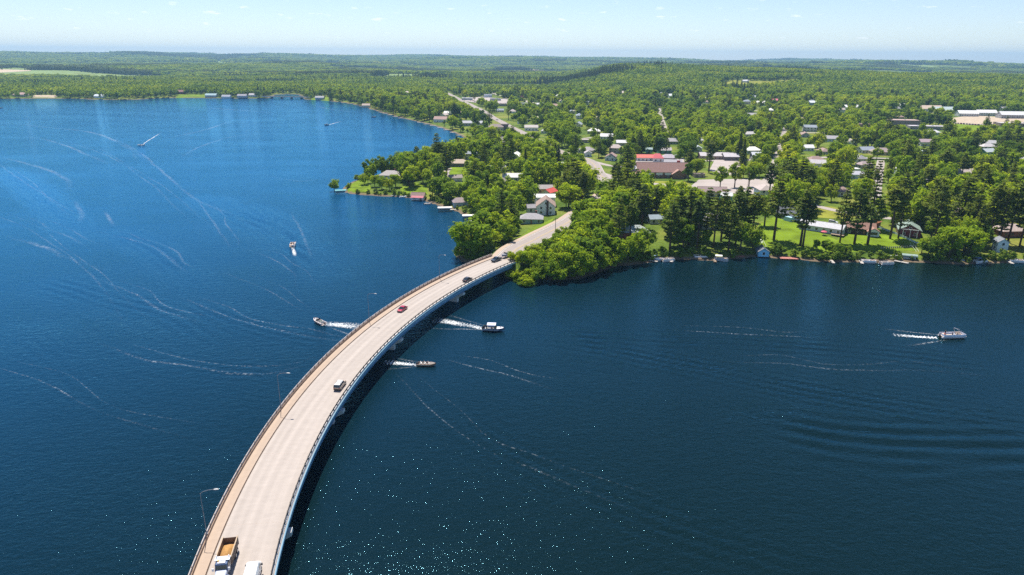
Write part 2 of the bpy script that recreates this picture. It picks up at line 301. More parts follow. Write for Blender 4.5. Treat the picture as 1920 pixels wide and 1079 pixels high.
def water_mat():
    m = bpy.data.materials.new('lake_water'); m.use_nodes = True; nt = m.node_tree; N = nt.nodes; L = nt.links; N.remove(N['Principled BSDF']); mo = N['Material Output']
    body = N.new('ShaderNodeBsdfDiffuse');  gl = N.new('ShaderNodeBsdfGlossy'); gl.inputs['Color'].default_value = (.30, .73, .97, 1); gl.inputs['Roughness'].default_value = .045
    # sky's stronger reflection painted into the body colour: bluer north-west, dark green east
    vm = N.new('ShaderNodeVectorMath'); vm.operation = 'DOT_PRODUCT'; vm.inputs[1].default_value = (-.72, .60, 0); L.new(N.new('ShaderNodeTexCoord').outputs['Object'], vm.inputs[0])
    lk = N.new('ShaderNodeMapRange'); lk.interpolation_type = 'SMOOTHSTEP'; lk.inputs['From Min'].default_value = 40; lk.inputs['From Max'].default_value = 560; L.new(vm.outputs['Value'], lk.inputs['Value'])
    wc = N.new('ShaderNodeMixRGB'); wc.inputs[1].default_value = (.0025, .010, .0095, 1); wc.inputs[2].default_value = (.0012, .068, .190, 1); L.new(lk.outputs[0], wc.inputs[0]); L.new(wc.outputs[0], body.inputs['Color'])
    fr = N.new('ShaderNodeFresnel'); fr.inputs['IOR'].default_value = 1.38; ms = N.new('ShaderNodeMixShader'); L.new(fr.outputs[0], ms.inputs[0]); L.new(body.outputs[0], ms.inputs[1]); L.new(gl.outputs[0], ms.inputs[2]); L.new(ms.outputs[0], mo.inputs['Surface'])
    t = N.new('ShaderNodeTexCoord')
    def noise(rot, sc, scale, det, rough=.55):
        mpn = N.new('ShaderNodeMapping'); mpn.inputs['Rotation'].default_value = (0, 0, R(rot)); mpn.inputs['Scale'].default_value = sc; L.new(t.outputs['Object'], mpn.inputs[0])
        n = N.new('ShaderNodeTexNoise'); n.inputs['Scale'].default_value = scale; n.inputs['Detail'].default_value = det; n.inputs['Roughness'].default_value = rough; L.new(mpn.outputs[0], n.inputs['Vector']); return n
    n1 = noise(-18, (1, 1.7, 1), .30, 3); n2 = noise(-30, (1, 1.6, 1), .85, 3, .6); n3 = noise(10, (1, 1.3, 1), 2.6, 2)
    gust = noise(35, (1, 2.2, 1), .011, 5)
    gr = N.new('ShaderNodeMapRange'); gr.inputs['From Min'].default_value = .32; gr.inputs['From Max'].default_value = .68; gr.inputs['To Min'].default_value = .65; gr.inputs['To Max'].default_value = 1.25; L.new(gust.outputs['Fac'], gr.inputs['Value'])
    def mul(a, k):
        q = N.new('ShaderNodeMath'); q.operation = 'MULTIPLY'; L.new(a, q.inputs[0])
        if isinstance(k, float): q.inputs[1].default_value = k
        else: L.new(k, q.inputs[1])
        return q.outputs[0]
    def add(a, c):
        q = N.new('ShaderNodeMath'); q.operation = 'ADD'; L.new(a, q.inputs[0]); L.new(c, q.inputs[1]); return q.outputs[0]
    h = add(add(mul(n1.outputs['Fac'], .50), mul(n2.outputs['Fac'], .36)), mul(n3.outputs['Fac'], .13))
    h = mul(h, gr.outputs[0])
    bp = N.new('ShaderNodeBump'); bp.inputs['Strength'].default_value = 1.0; bp.inputs['Distance'].default_value = .37; L.new(h, bp.inputs['Height'])
    for q in (body, gl, fr): L.new(bp.outputs[0], q.inputs['Normal'])
    return m
wx = axis([(-9000, -900, 900), (-900, -420, 30), (-420, -230, 1.9), (-230, 330, 1.3), (330, 1000, 60), (1000, 4000, 600)])
wy = axis([(-300, 60, 30), (60, 330, 1.2), (330, 620, 1.9), (620, 720, 6), (720, 3000, 120)])
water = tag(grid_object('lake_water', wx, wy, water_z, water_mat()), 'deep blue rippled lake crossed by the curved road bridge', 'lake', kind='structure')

# ---------------------------------------------------------------- bridge
def deck_mat(name, c, streak=.10, joint=None):
    m = bpy.data.materials.new(name); m.use_nodes = True; nt = m.node_tree; N = nt.nodes; L = nt.links; b = N['Principled BSDF']; b.inputs['Roughness'].default_value = .85; b.inputs['Specular IOR Level'].default_value = .25
    uv = N.new('ShaderNodeUVMap'); uv.uv_map = 'UVMap'
    mp = N.new('ShaderNodeMapping'); mp.inputs['Scale'].default_value = (.012, .55, 1); L.new(uv.outputs[0], mp.inputs[0])
    n = N.new('ShaderNodeTexNoise'); n.inputs['Scale'].default_value = 1.0; n.inputs['Detail'].default_value = 5; L.new(mp.outputs[0], n.inputs['Vector'])
    mp2 = N.new('ShaderNodeMapping'); mp2.inputs['Scale'].default_value = (.9, .35, 1); L.new(uv.outputs[0], mp2.inputs[0])
    n2 = N.new('ShaderNodeTexNoise'); n2.inputs['Scale'].default_value = 1.0; n2.inputs['Detail'].default_value = 6; n2.inputs['Roughness'].default_value = .65; L.new(mp2.outputs[0], n2.inputs['Vector'])
    a = N.new('ShaderNodeMapRange'); a.inputs['From Min'].default_value = .3; a.inputs['From Max'].default_value = .7; a.inputs['To Min'].default_value = 1 - streak; a.inputs['To Max'].default_value = 1 + streak; L.new(n.outputs['Fac'], a.inputs['Value'])
    a2 = N.new('ShaderNodeMapRange'); a2.inputs['From Min'].default_value = .3; a2.inputs['From Max'].default_value = .7; a2.inputs['To Min'].default_value = .93; a2.inputs['To Max'].default_value = 1.06; L.new(n2.outputs['Fac'], a2.inputs['Value'])
    q = N.new('ShaderNodeMath'); q.operation = 'MULTIPLY'; sv = N.new('ShaderNodeSeparateXYZ'); L.new(uv.outputs[0], sv.inputs[0]); fq = N.new('ShaderNodeMath'); fq.operation = 'MULTIPLY_ADD'; fq.inputs[1].default_value = 3.06; fq.inputs[2].default_value = -1.2; L.new(sv.outputs['Y'], fq.inputs[0])
    cq = N.new('ShaderNodeMath'); cq.operation = 'COSINE'; L.new(fq.outputs[0], cq.inputs[0]); tq = N.new('ShaderNodeMapRange'); tq.inputs['From Min'].default_value = -1; tq.inputs['To Min'].default_value = 1.03; tq.inputs['To Max'].default_value = .955; L.new(cq.outputs[0], tq.inputs['Value'])
    tm = N.new('ShaderNodeMath'); tm.operation = 'MULTIPLY'; L.new(a2.outputs[0], tm.inputs[0]); L.new(tq.outputs[0], tm.inputs[1])
    L.new(a.outputs[0], q.inputs[0]); L.new(tm.outputs[0], q.inputs[1])
    h = N.new('ShaderNodeHueSaturation'); h.inputs['Color'].default_value = (*c, 1); L.new(q.outputs[0], h.inputs['Value']); L.new(h.outputs[0], b.inputs['Base Color'])
    return m
DECKM = deck_mat('deck_concrete', (.375, .332, .302)); WALKM = deck_mat('sidewalk_concrete', (.40, .312, .245), .06); ASPH = deck_mat('road_asphalt', (.30, .262, .245), .10)
def uv_from(me, f):
    uvl = me.uv_layers.new(name='UVMap'); co = np.empty(len(me.vertices) * 3); me.vertices.foreach_get('co', co); co = co.reshape(-1, 3)
    vi = np.empty(len(me.loops), int); me.loops.foreach_get('vertex_index', vi); uvl.data.foreach_set('uv', f(co)[vi].astype(np.float32).ravel())
def arc_uv(co):
    d = co[:, :2] - ARC_C; return np.c_[np.arctan2(d[:, 1], d[:, 0]) % (2 * np.pi) * 250, np.hypot(*d.T)]
def arc_loft(prof, a0=A_END, a1=A_START, st=.6):
    n = int(abs(a1 - a0) / st) + 1; mb = MB()
    mb.loft([[(*arc(r, a0 + (a1 - a0) * k / n), z) for r, z in prof] for k in range(n + 1)]); return mb
def rect(r0, r1, z0, z1): return [(r0, z0), (r1, z0), (r1, z1), (r0, z1)]
bx0, by0 = arc(250, 175)
bridge = empty('road_bridge', 0, 0, 0, 0, 'long curved concrete road bridge with blue girders sweeping over the lake', 'bridge')
o = arc_loft(rect(R_IN - .15, R_OUT + .15, 5.74, 6.0)).build('deck', DECKM, bridge); uv_from(o.data, arc_uv)
o = arc_loft(rect(R_KERB, 258.35, 6.004, 6.21)).build('sidewalk', WALKM, bridge); uv_from(o.data, arc_uv)
tag(o, 'tan raised footway along the outer side of the deck')
arc_loft(rect(R_KERB - .16, R_KERB - .01, 6.003, 6.05)).build('gutter_joint_shade', mat('joint_shade', (.09, .06, .045), .9), bridge)  # gutter joint, with the kerb's shadow put into its dark colour
arc_loft(rect(R_IN, R_IN + .42, 6.003, 6.32)).build('kerb', mat('kerb_white', (.62, .58, .54), .8), bridge)
PARA = mat('parapet_brown', (.30, .215, .16), .85, .15)
arc_loft(rect(258.36, 258.86, 6.004, 6.75)).build('parapet', PARA, bridge)
for r, z in ((258.62, 7.28), (258.62, 7.0)): arc_loft(rect(r - .07, r + .07, z - .06, z + .06)).build('rail', mat('rail_tan', (.42, .38, .36), .5, .1), bridge)
for z in (6.70, 7.0): arc_loft(rect(R_IN + .1, R_IN + .22, z - .07, z + .07)).build('rail', mat('rail_dark', (.05, .045, .045), .6, .1), bridge)
pm = MB().box((0, 0, .36), (.16, .22, .72)).box((0, 0, .74), (.22, .28, .05)).mesh('post', mat('post_dark', (.03, .028, .028), .6))
pm2 = MB().box((0, 0, .3), (.2, .18, .6)).box((0, 0, .62), (.24, .22, .05)).mesh('post', mat('post_brown', (.16, .11, .085), .6))
for k in range(int((A_START - A_END) / .62)):
    a = A_END + .3 + k * .62
    x, y = arc(R_IN + .16, a); part('post', pm, bridge, (x, y, 6.32), R(a))
    x, y = arc(258.62, a); part('post', pm2, bridge, (x, y, 6.75), R(a))
for r in (R_IN + .35, 249.4, 253.8, R_OUT - .5):
    mb = arc_loft(rect(r - .22, r + .22, 5.64, 5.735)); w = arc_loft(rect(r - .05, r + .05, 4.2, 5.638)); mb.add(w.v, w.f); w = arc_loft(rect(r - .3, r + .3, 4.08, 4.198)); mb.add(w.v, w.f)
    mb.build('girder', STEEL_BLUE, bridge)
arc_loft(rect(R_IN - .4, R_IN - .155, 5.45, 6.04)).build('fascia', mat('fascia_shade_blue', (.12, .25, .36), .6, .1, .2), bridge)  # blue of the fascia's skylit shade put into its colour
PIERM = mat('pier_concrete', (.46, .47, .47), .85, .12, .3)
PIERS = [math.degrees(math.atan2(p[1] - ARC_C[1], p[0] - ARC_C[0])) % 360 for p in ((-17.6,242.2), (-35.4,198.5), (-43.5,152.6), (-41.8,106.3))]
PIERS.append(PIERS[-1] + (PIERS[-1] - PIERS[-2]))
for a in PIERS:
    x, y = arc(252.1, a)
    mb = MB().loft([[(-7.5, s * .8, 3.25), (-7.5, s * .8, 4.06), (7.5, s * .8, 4.06), (7.5, s * .8, 3.25), (5.2, s * .8, 2.0), (-5.2, s * .8, 2.0)] for s in (-1, 1)])
    pr = part('pier', mb.mesh('pier', PIERM), bridge, (x, y, 0), R(a))
    c = MB().box((0, 0, -1.2), (9.5, 1.3, 6.4)); part('column', c.mesh('column', PIERM), pr)
    part('footing', MB().box((0, 0, -3.6), (11, 3, 1.6)).mesh('footing', PIERM), pr)
jm = mat('joint_steel', (.36, .30, .26), .7)
for a in PIERS + [A_END + .4] + [(p + q) / 2 for p, q in zip(PIERS[:-1], PIERS[1:])]:
    mb = MB(); d = .010
    mb.add([(*arc(r, a + s), 6.004) for r in (R_IN + .45, R_KERB - .2) for s in (-d, d)], [(0, 1, 3, 2)]); mb.build('expansion_joint', jm, bridge)
mb = MB(); x, y = arc(252.1, A_END - .4); mb.box((x, y, 2.6), (14.6, 2.4, 6.2), R(A_END)); mb.build('abutment', PIERM, bridge)

# street lamps on the bridge and along the first stretch of road
def lamp_mesh():
    pole = MB().tube([(0, 0, 0), (0, 0, 4.5), (0, 0, 8.6)], [.08, .07, .05], 8).box((0, 0, .12), (.4, .4, .24)).mesh('pole', mat('lamp_pole', (.20, .21, .23), .5))
    arm = MB().tube([(0, 0, 8.5), (-.5, 0, 8.95), (-1.5, 0, 9.2), (-2.5, 0, 9.25)], [.06, .055, .05, .045], 6).mesh('arm', MAT['lamp_pole'])
    head = MB().loft([[(-2.35, s * .1, 9.18), (-2.35, s * .1, 9.3), (-2.75, s * .2, 9.33), (-3.15, s * .13, 9.28), (-3.2, s * .1, 9.2), (-2.75, s * .18, 9.15)] for s in (-1, 1)]).mesh('lamp_head', mat('lamp_grey', (.4, .41, .42), .5))
    return pole, arm, head
lp, la, lh = lamp_mesh()
for p, lab in (((-54.2,101.6), 'tall single arm street lamp on the bridge footway beside the dump truck'), ((-55.8,148.5), 'slender street lamp left of the tan wagon on the bridge footway'),
               ((-47.2,207.5), 'street lamp on the bridge rail left of the red car'), ((-28.0,253.1), 'street lamp on the bridge rail nearest the wooded shore')):
    a = math.degrees(math.atan2(p[1] - ARC_C[1], p[0] - ARC_C[0])); x, y = arc(258.6, a)
    t = empty('street_lamp', x, y, 6.752, R(a), lab, 'street lamp', 'street lamps on the bridge')
    part('pole', lp, t); part('arm', la, t); part('lamp_head', lh, t)

# ---------------------------------------------------------------- roads, lots, lawns and fields
def band(name, path, off0, off1, zadd, m, cat, label, zfun=None, closed=False):
    P = np.asarray(path); T = np.gradient(P, axis=0); T /= np.hypot(*T.T)[:, None]; Nn = np.c_[T[:, 1], -T[:, 0]]
    s = np.r_[0, np.cumsum(np.hypot(*np.diff(P, axis=0).T))]; V = []; Fc = []
    rows = 3
    for i in range(len(P)):
        z = (zfun(s[i]) if zfun is not None else None)
        for j in range(rows):
            q = P[i] + Nn[i] * (off0 + (off1 - off0) * j / (rows - 1)); V.append((q[0], q[1], 0))
    V = np.array(V); zs = ground_z(V[:, 0], V[:, 1])
    if zfun is not None: zs = np.where(np.repeat(s, rows) < 600, np.repeat(np.array([float(zfun(k)) for k in s]), rows), zs + .12)
    V[:, 2] = zs + zadd
    for i in range(len(P) - 1):
        for j in range(rows - 1): a = i * rows + j; Fc.append((a, a + 1, a + rows + 1, a + rows))
    me = bpy.data.meshes.new(name); me.from_pydata(V.tolist(), [], Fc); me.materials.append(m)
    U = np.c_[np.repeat(s, rows), np.tile(np.linspace(off0, off1, rows), len(P))]; uvl = me.uv_layers.new(name='UVMap')
    vi = np.empty(len(me.loops), int); me.loops.foreach_get('vertex_index', vi); uvl.data.foreach_set('uv', U[vi].astype(np.float32).ravel())
    o = bpy.data.objects.new(name, me); col.objects.link(o); return tag(o, label, cat, kind='structure')
ROAD_W = 6.4
band('road', ROAD, -5.2, 5.2, .10, ASPH, 'road', 'two lane asphalt road leading from the bridge into the town', road_z)
ym = mat('line_yellow', (.46, .33, .08), .8); wm = mat('line_white', (.6, .58, .55), .8)
near_road = ROAD[:75]
for of, m_, nm in ((-.22, ym, 'yellow'), (.22, ym, 'yellow'), (-4.8, wm, 'white'), (4.8, wm, 'white')):
    band('road_marking', near_road, of - .08, of + .08, .106, m_, 'marking', nm + ' painted line along the road into town ' + ('left of its middle' if of == -.22 else 'right of its middle' if of == .22 else 'at its left edge' if of < 0 else 'at its right edge'), road_z)
band('pavement', ROAD[:34], -7.6, -5.4, .22, WALKM, 'pavement', 'tan concrete footway left of the road beyond the bridge', road_z)
band('kerb', ROAD[:34], -5.4, -5.22, .2, mat('kerb_white', (.6, .58, .54)), 'kerb', 'pale kerb between footway and road beyond the bridge', road_z)
def catm(p): return spline(p, 8.0)
STREETS = [catm([(66.3,529.1), (82.6,493.6), (99.9,483.2), (124.9,469.4), (166.9,462.8), (188.7,444.4)]), catm([(65.9,592.0), (86.9,562.6), (120.7,578.8), (156.5,595.9), (216.1,608.2), (289.5,624.9)]),
           catm([(-54.3,1435.1), (-2.5,1515.6), (48.7,1344.9)]), catm([(593.1,950.8), (604.4,880.5), (620.8,787.0)]), catm([(182.9,413.4), (192.9,392.4), (204.7,378.7), (220.1,373.7)]), catm([(-43.4,463.7), (-44.5,493.6), (-51.1,522.1), (-51.0,548.6)]), catm([(43.8,726.6), (68.8,757.4), (149.0,816.6), (254.4,834.6)]),
           catm([(-29.9,1641.2), (-81.9,1903.6), (-166.3,2353.4)]), catm([(289.5,624.9), (351.3,614.0), (409.8,561.2)]), catm([(346.0,839.9), (423.4,814.7), (482.7,749.3)]), catm([(175.5,479.4), (197.3,521.4), (233.4,608.9), (283.0,729.5), (354.4,906.2)]), catm([(207.5,384.2), (235.5,438.7), (280.7,524.5), (324.5,606.2)]), catm([(182.0,830.4), (215.1,1016.2), (255.3,1235.1)]), catm([(35.0,1216.3), (124.1,1186.3), (260.1,1235.5), (411.7,1185.8)])]
ws = (4.2, 3.6, 6, 5, 3.0, 2.4, 3, 5, 3.6, 4, 3.6, 3.2, 4, 5)
names = ('side street running past the brown church car park', 'back street behind the red roofed white building', 'wide downtown cross street in the distance', 'road past the long white sheds', 'drive behind the lakeside cabins',
         'gravel drive on the small left peninsula', 'street under the trees in mid town', 'far town street beyond the shops', 'street through the trees at right running to the picture edge', 'street before the brown school', 'cross street climbing from the car park', 'lane climbing from the lakeside drive', 'short far cross street in mid town', 'long far street in mid town')
SLOT = deck_mat('street_asphalt', (.34, .30, .285), .08)
for p, w_, n_ in zip(STREETS, ws, names): band('street', p, -w_, w_, .12, SLOT, 'street', n_)

def patch(name, poly, m, zadd, label, cat, step=None):
    poly = np.array(poly, float); lo, hi = poly.min(0), poly.max(0); st = step or max((hi - lo).max() / 28, 1.5)
    bm = bmesh.new(); vs = [bm.verts.new((*p, 0)) for p in poly]; f = bm.faces.new(vs)
    for ax in (0, 1):
        k = lo[ax] + st
        while k < hi[ax]:
            no = (1, 0, 0) if ax == 0 else (0, 1, 0); co = (k, 0, 0) if ax == 0 else (0, k, 0)
            bmesh.ops.bisect_plane(bm, geom=bm.verts[:] + bm.edges[:] + bm.faces[:], plane_co=co, plane_no=no); k += st
    C = np.array([v.co[:2] for v in bm.verts]); Z = ground_z(C[:, 0], C[:, 1])
    for v, z in zip(bm.verts, Z): v.co.z = z + zadd
    bmesh.ops.recalc_face_normals(bm, faces=bm.faces)
    if sum(f.normal.z for f in bm.faces) < 0: bmesh.ops.reverse_faces(bm, faces=bm.faces)
    me = bpy.data.meshes.new(name); bm.to_mesh(me); bm.free(); me.materials.append(m); me.shade_smooth()
    o = bpy.data.objects.new(name, me); col.objects.link(o); return tag(o, label, cat, kind='structure')
LAWNM = mat('lawn_grass', (.135, .205, .012), .95, .35, .12, spec=.1, detail=8); LAWN2 = mat('lawn_dry', (.20, .21, .03), .95, .3, .1, spec=.1, detail=8)
LOTM = mat('car_park_asphalt', (.36, .315, .295), .9, .1, .08, detail=8); FIELDM = mat('field_pale', (.17, .24, .06), .95, .14, .006); TANF = mat('field_tan', (.50, .40, .27), .95, .1, .004); SAND = mat('sand', (.42, .34, .25), .95, .15, .2)
PATCHES = []
def lawn(poly, m, z, label, cat='lawn', name='lawn'): PATCHES.append(np.array(poly)); return patch(name, poly, m, z, label, cat)
lawn([(115.0,310.3), (122.3,337.4), (133.6,361.1), (146.9,377.1), (155.8,361.7), (158.7,338.3), (164.8,319.3), (153.6,311.2), (140.6,310.1), (135.0,311.8)], LAWNM, .06, 'bright sunlit lawn sloping to the blue boathouse')
lawn([(151.9,313.1), (166.9,338.5), (178.1,347.8), (196.3,350.6), (198.2,326.4), (192.9,314.1), (174.9,313.6), (161.1,311.0)], LAWNM, .10, 'lawn in front of the brown lakeside cabin')
lawn([(170.8,391.7), (181.6,410.2), (193.3,407.4), (199.2,392.5), (200.0,381.3), (182.1,375.3), (171.2,377.7)], LAWN2, .05, 'yellow green lawn behind the long white lake house')
lawn([(2.4,319.8), (6.7,341.4), (12.7,358.3), (20.2,366.1), (23.3,368.8), (18.7,347.0), (10.5,331.0)], LAWNM, .06, 'lawn in front of the grey roofed bungalow by the bridge')
lawn([(-112.0,460.2), (-116.6,486.7), (-114.6,505.8), (-106.6,501.4), (-97.5,467.5), (-97.6,456.8)], LAWNM, .08, 'small green lawn at the tip of the left peninsula')
lawn([(-52.2,517.1), (-56.1,548.4), (-51.2,565.7), (-36.0,554.8), (-32.4,522.8), (-39.4,507.8)], LAWNM, .06, 'green lawn before the tan roofed peninsula house')
lawn([(-74.9,450.0), (-77.4,470.8), (-68.7,483.0), (-59.8,472.8), (-56.1,447.0)], LAWNM, .06, 'shady lawn behind the red awning boathouse')
lawn([(94.1,472.5), (99.4,494.2), (126.9,493.0), (124.9,469.4)], LAWN2, .07, 'dry grass strip in front of the brown church')
lawn([(125.0,475.6), (136.5,500.1), (181.7,506.4), (189.0,463.5), (174.5,444.0), (120.0,449.6)], LOTM, .16, 'sunlit pinkish car park right of the brown church', 'car park', 'car_park')
lawn([(101.4,584.1), (102.2,603.3), (145.5,625.6), (158.9,605.7), (151.6,580.0)], LOTM, .15, 'paved yard around the red roofed white building', 'yard', 'yard')
lawn([(178.0,606.5), (156.7,545.8), (166.0,520.3), (189.4,541.7), (199.7,600.9)], LOTM, .14, 'paved lot before the long grey roofs', 'car park', 'car_park')
lawn([(577.7,934.8), (643.9,1037.4), (710.1,1089.4), (792.3,1012.5), (706.8,900.1), (643.2,938.9)], SAND, .2, 'pale gravel yard around the long white sheds', 'yard', 'yard')
lawn([(552.1,877.4), (600.7,951.3), (620.8,915.7), (573.2,853.1)], LAWNM, .25, 'green grass strip beside the gravel yard', 'lawn')
lawn([(536.2,1863.8), (611.0,1995.8), (709.1,1976.5), (814.6,2056.6), (777.1,1923.5), (644.8,1794.5), (525.0,1754.3)], LAWN2, .3, 'open yellow green playing field before the dark pines', 'field', 'field')
lawn([(-99.5,1430.5), (-98.1,1545.9), (-68.6,1591.7), (14.0,1442.0), (7.8,1310.7), (-42.1,1321.1)], LOTM, .2, 'paved downtown blocks between the shops', 'yard', 'yard')
lawn([(-1999.9,2614.6), (-2321.7,3230.9), (-2074.6,3298.8), (-1738.0,3177.7), (-1474.3,3146.5), (-1307.4,2765.0), (-1390.1,2608.3), (-1725.0,2674.3)], FIELDM, .5, 'wide pale green field beyond the far shore', 'field', 'field')
lawn([(-2099.4,2858.9), (-2114.1,2986.5), (-2110.3,3131.0), (-2234.9,3299.1), (-2321.7,3230.9)], TANF, .9, 'tan bare strip in the wide pale field', 'field', 'field')
def farpatch(px0, label, m): 
    PATCHES.append(np.array(px0)); return patch('field', px0, m, 2.0, label, 'field')
farpatch([(-1361.1,5020.6), (-1542.3,5787.5), (-1435.8,6283.2), (-1252.0,5567.0), (-1271.2,5064.2)], 'large tan field in the distance beyond the far bridge', TANF)
farpatch([(-1579.4,4640.1), (-1888.8,5590.2), (-1793.7,5644.3), (-1489.0,4681.6)], 'small tan field left of the large distant field', TANF)
farpatch([(-518.4,2862.0), (-558.4,3289.8), (-427.6,3322.5), (-384.6,2745.1)], 'green meadow gap behind the far shore trees', FIELDM)
farpatch([(-2386.4,5710.5), (-3131.5,7566.7), (-3053.4,7652.7), (-2304.7,5771.8)], 'pale far field on the left hills', FIELDM)
lawn([(-1010.6,1480.4), (-1048.6,1551.1), (-1006.0,1555.9), (-964.1,1495.1)], SAND, .2, 'sandy beach on the far left shore', 'beach', 'beach')
lawn([(-730.1,1530.7), (-760.7,1609.4), (-697.1,1616.8), (-669.5,1545.6)], LAWNM, .2, 'open green lawn on the far shore')
lawn([(-430.1,1502.8), (-439.7,1566.6), (-405.7,1549.3), (-379.7,1460.9)], LAWNM, .2, 'green lawn right of the far low bridge')

# ---------------------------------------------------------------- foam, slicks and wakes on the lake
def foam_mat(name, dens, c=(.78, .82, .85), sc=(.25, 1.2), thr=.42):
    fin = .04 if dens > .5 else .45
    m = bpy.data.materials.new(name); m.use_nodes = True; nt = m.node_tree; N = nt.nodes; L = nt.links
    for n in list(N): N.remove(n)
    o = N.new('ShaderNodeOutputMaterial'); d = N.new('ShaderNodeBsdfDiffuse'); d.inputs['Color'].default_value = (*c, 1); tr = N.new('ShaderNodeBsdfTransparent'); mx = N.new('ShaderNodeMixShader')
    uv = N.new('ShaderNodeUVMap'); uv.uv_map = 'UVMap'; sp = N.new('ShaderNodeSeparateXYZ'); L.new(uv.outputs[0], sp.inputs[0])
    tcn = N.new('ShaderNodeTexCoord'); n1 = N.new('ShaderNodeTexNoise'); n1.inputs['Scale'].default_value = sc[1]; n1.inputs['Detail'].default_value = 5; n1.inputs['Roughness'].default_value = .7; L.new(tcn.outputs['Object'], n1.inputs['Vector'])
    n2 = N.new('ShaderNodeTexNoise'); n2.inputs['Scale'].default_value = sc[0] * .35; n2.inputs['Detail'].default_value = 3; L.new(tcn.outputs['Object'], n2.inputs['Vector'])
    def mr(v, a, b_, c0=0., c1=1.):
        q = N.new('ShaderNodeMapRange'); q.interpolation_type = 'SMOOTHSTEP'; q.inputs['From Min'].default_value = a; q.inputs['From Max'].default_value = b_; q.inputs['To Min'].default_value = c0; q.inputs['To Max'].default_value = c1; L.new(v, q.inputs['Value']); return q.outputs[0]
    def mul(a, b_):
        q = N.new('ShaderNodeMath'); q.operation = 'MULTIPLY'; L.new(a, q.inputs[0]); L.new(b_, q.inputs[1]); return q.outputs[0]
    ab = N.new('ShaderNodeMath'); ab.operation = 'ABSOLUTE'; L.new(sp.outputs['Y'], ab.inputs[0])
    f = mul(mul(mr(n1.outputs['Fac'], thr, thr + .3), mr(n2.outputs['Fac'], .30, .62, .12, 1.)), mr(ab.outputs[0], 1.0, .1))
    f = mul(mul(f, mr(sp.outputs['X'], 0, fin)), mr(sp.outputs['X'], 1.0, .5))
    q = N.new('ShaderNodeMath'); q.operation = 'MULTIPLY'; q.inputs[1].default_value = dens; q.use_clamp = True; L.new(f, q.inputs[0])
    L.new(q.outputs[0], mx.inputs[0]); L.new(tr.outputs[0], mx.inputs[1]); L.new(d.outputs[0], mx.inputs[2]); L.new(mx.outputs[0], o.inputs['Surface']); return m
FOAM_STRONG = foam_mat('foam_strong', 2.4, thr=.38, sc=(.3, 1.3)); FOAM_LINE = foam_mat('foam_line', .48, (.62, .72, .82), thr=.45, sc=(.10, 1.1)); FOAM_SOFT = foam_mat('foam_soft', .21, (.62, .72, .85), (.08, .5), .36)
def ribbon(name, path, w0, w1, m, z, label, cat='foam'):
    P = spline(path, 4.0); T = np.gradient(P, axis=0); T /= np.hypot(*T.T)[:, None]; Nn = np.c_[T[:, 1], -T[:, 0]]; n = len(P); rows = 5
    jit = (np.cumsum(nrg.normal(0, .25, n)) if m is not FOAM_STRONG else np.zeros(n)); jit -= np.linspace(jit[0], jit[-1], n); V = []; U = []
    for i in range(n):
        u = i / (n - 1); w = w0 + (w1 - w0) * u
        for j in range(rows):
            v = -1 + 2 * j / (rows - 1); q = P[i] + Nn[i] * (v * w + jit[i] * min(1, w)); V.append((q[0], q[1])); U.append((u, v))
    V = np.array(V); Z = water_z(V[:, 0], V[:, 1]) + z; Fc = [(i * rows + j, i * rows + j + 1, (i + 1) * rows + j + 1, (i + 1) * rows + j) for i in range(n - 1) for j in range(rows - 1)]
    me = bpy.data.meshes.new(name); me.from_pydata(np.c_[V, Z].tolist(), [], Fc); me.materials.append(m); uvl = me.uv_layers.new(name='UVMap'); U = np.array(U)
    vi = np.empty(len(me.loops), int); me.loops.foreach_get('vertex_index', vi); uvl.data.foreach_set('uv', U[vi].astype(np.float32).ravel())
    o = bpy.data.objects.new(name, me); col.objects.link(o); return tag(o, label, cat, kind='stuff')
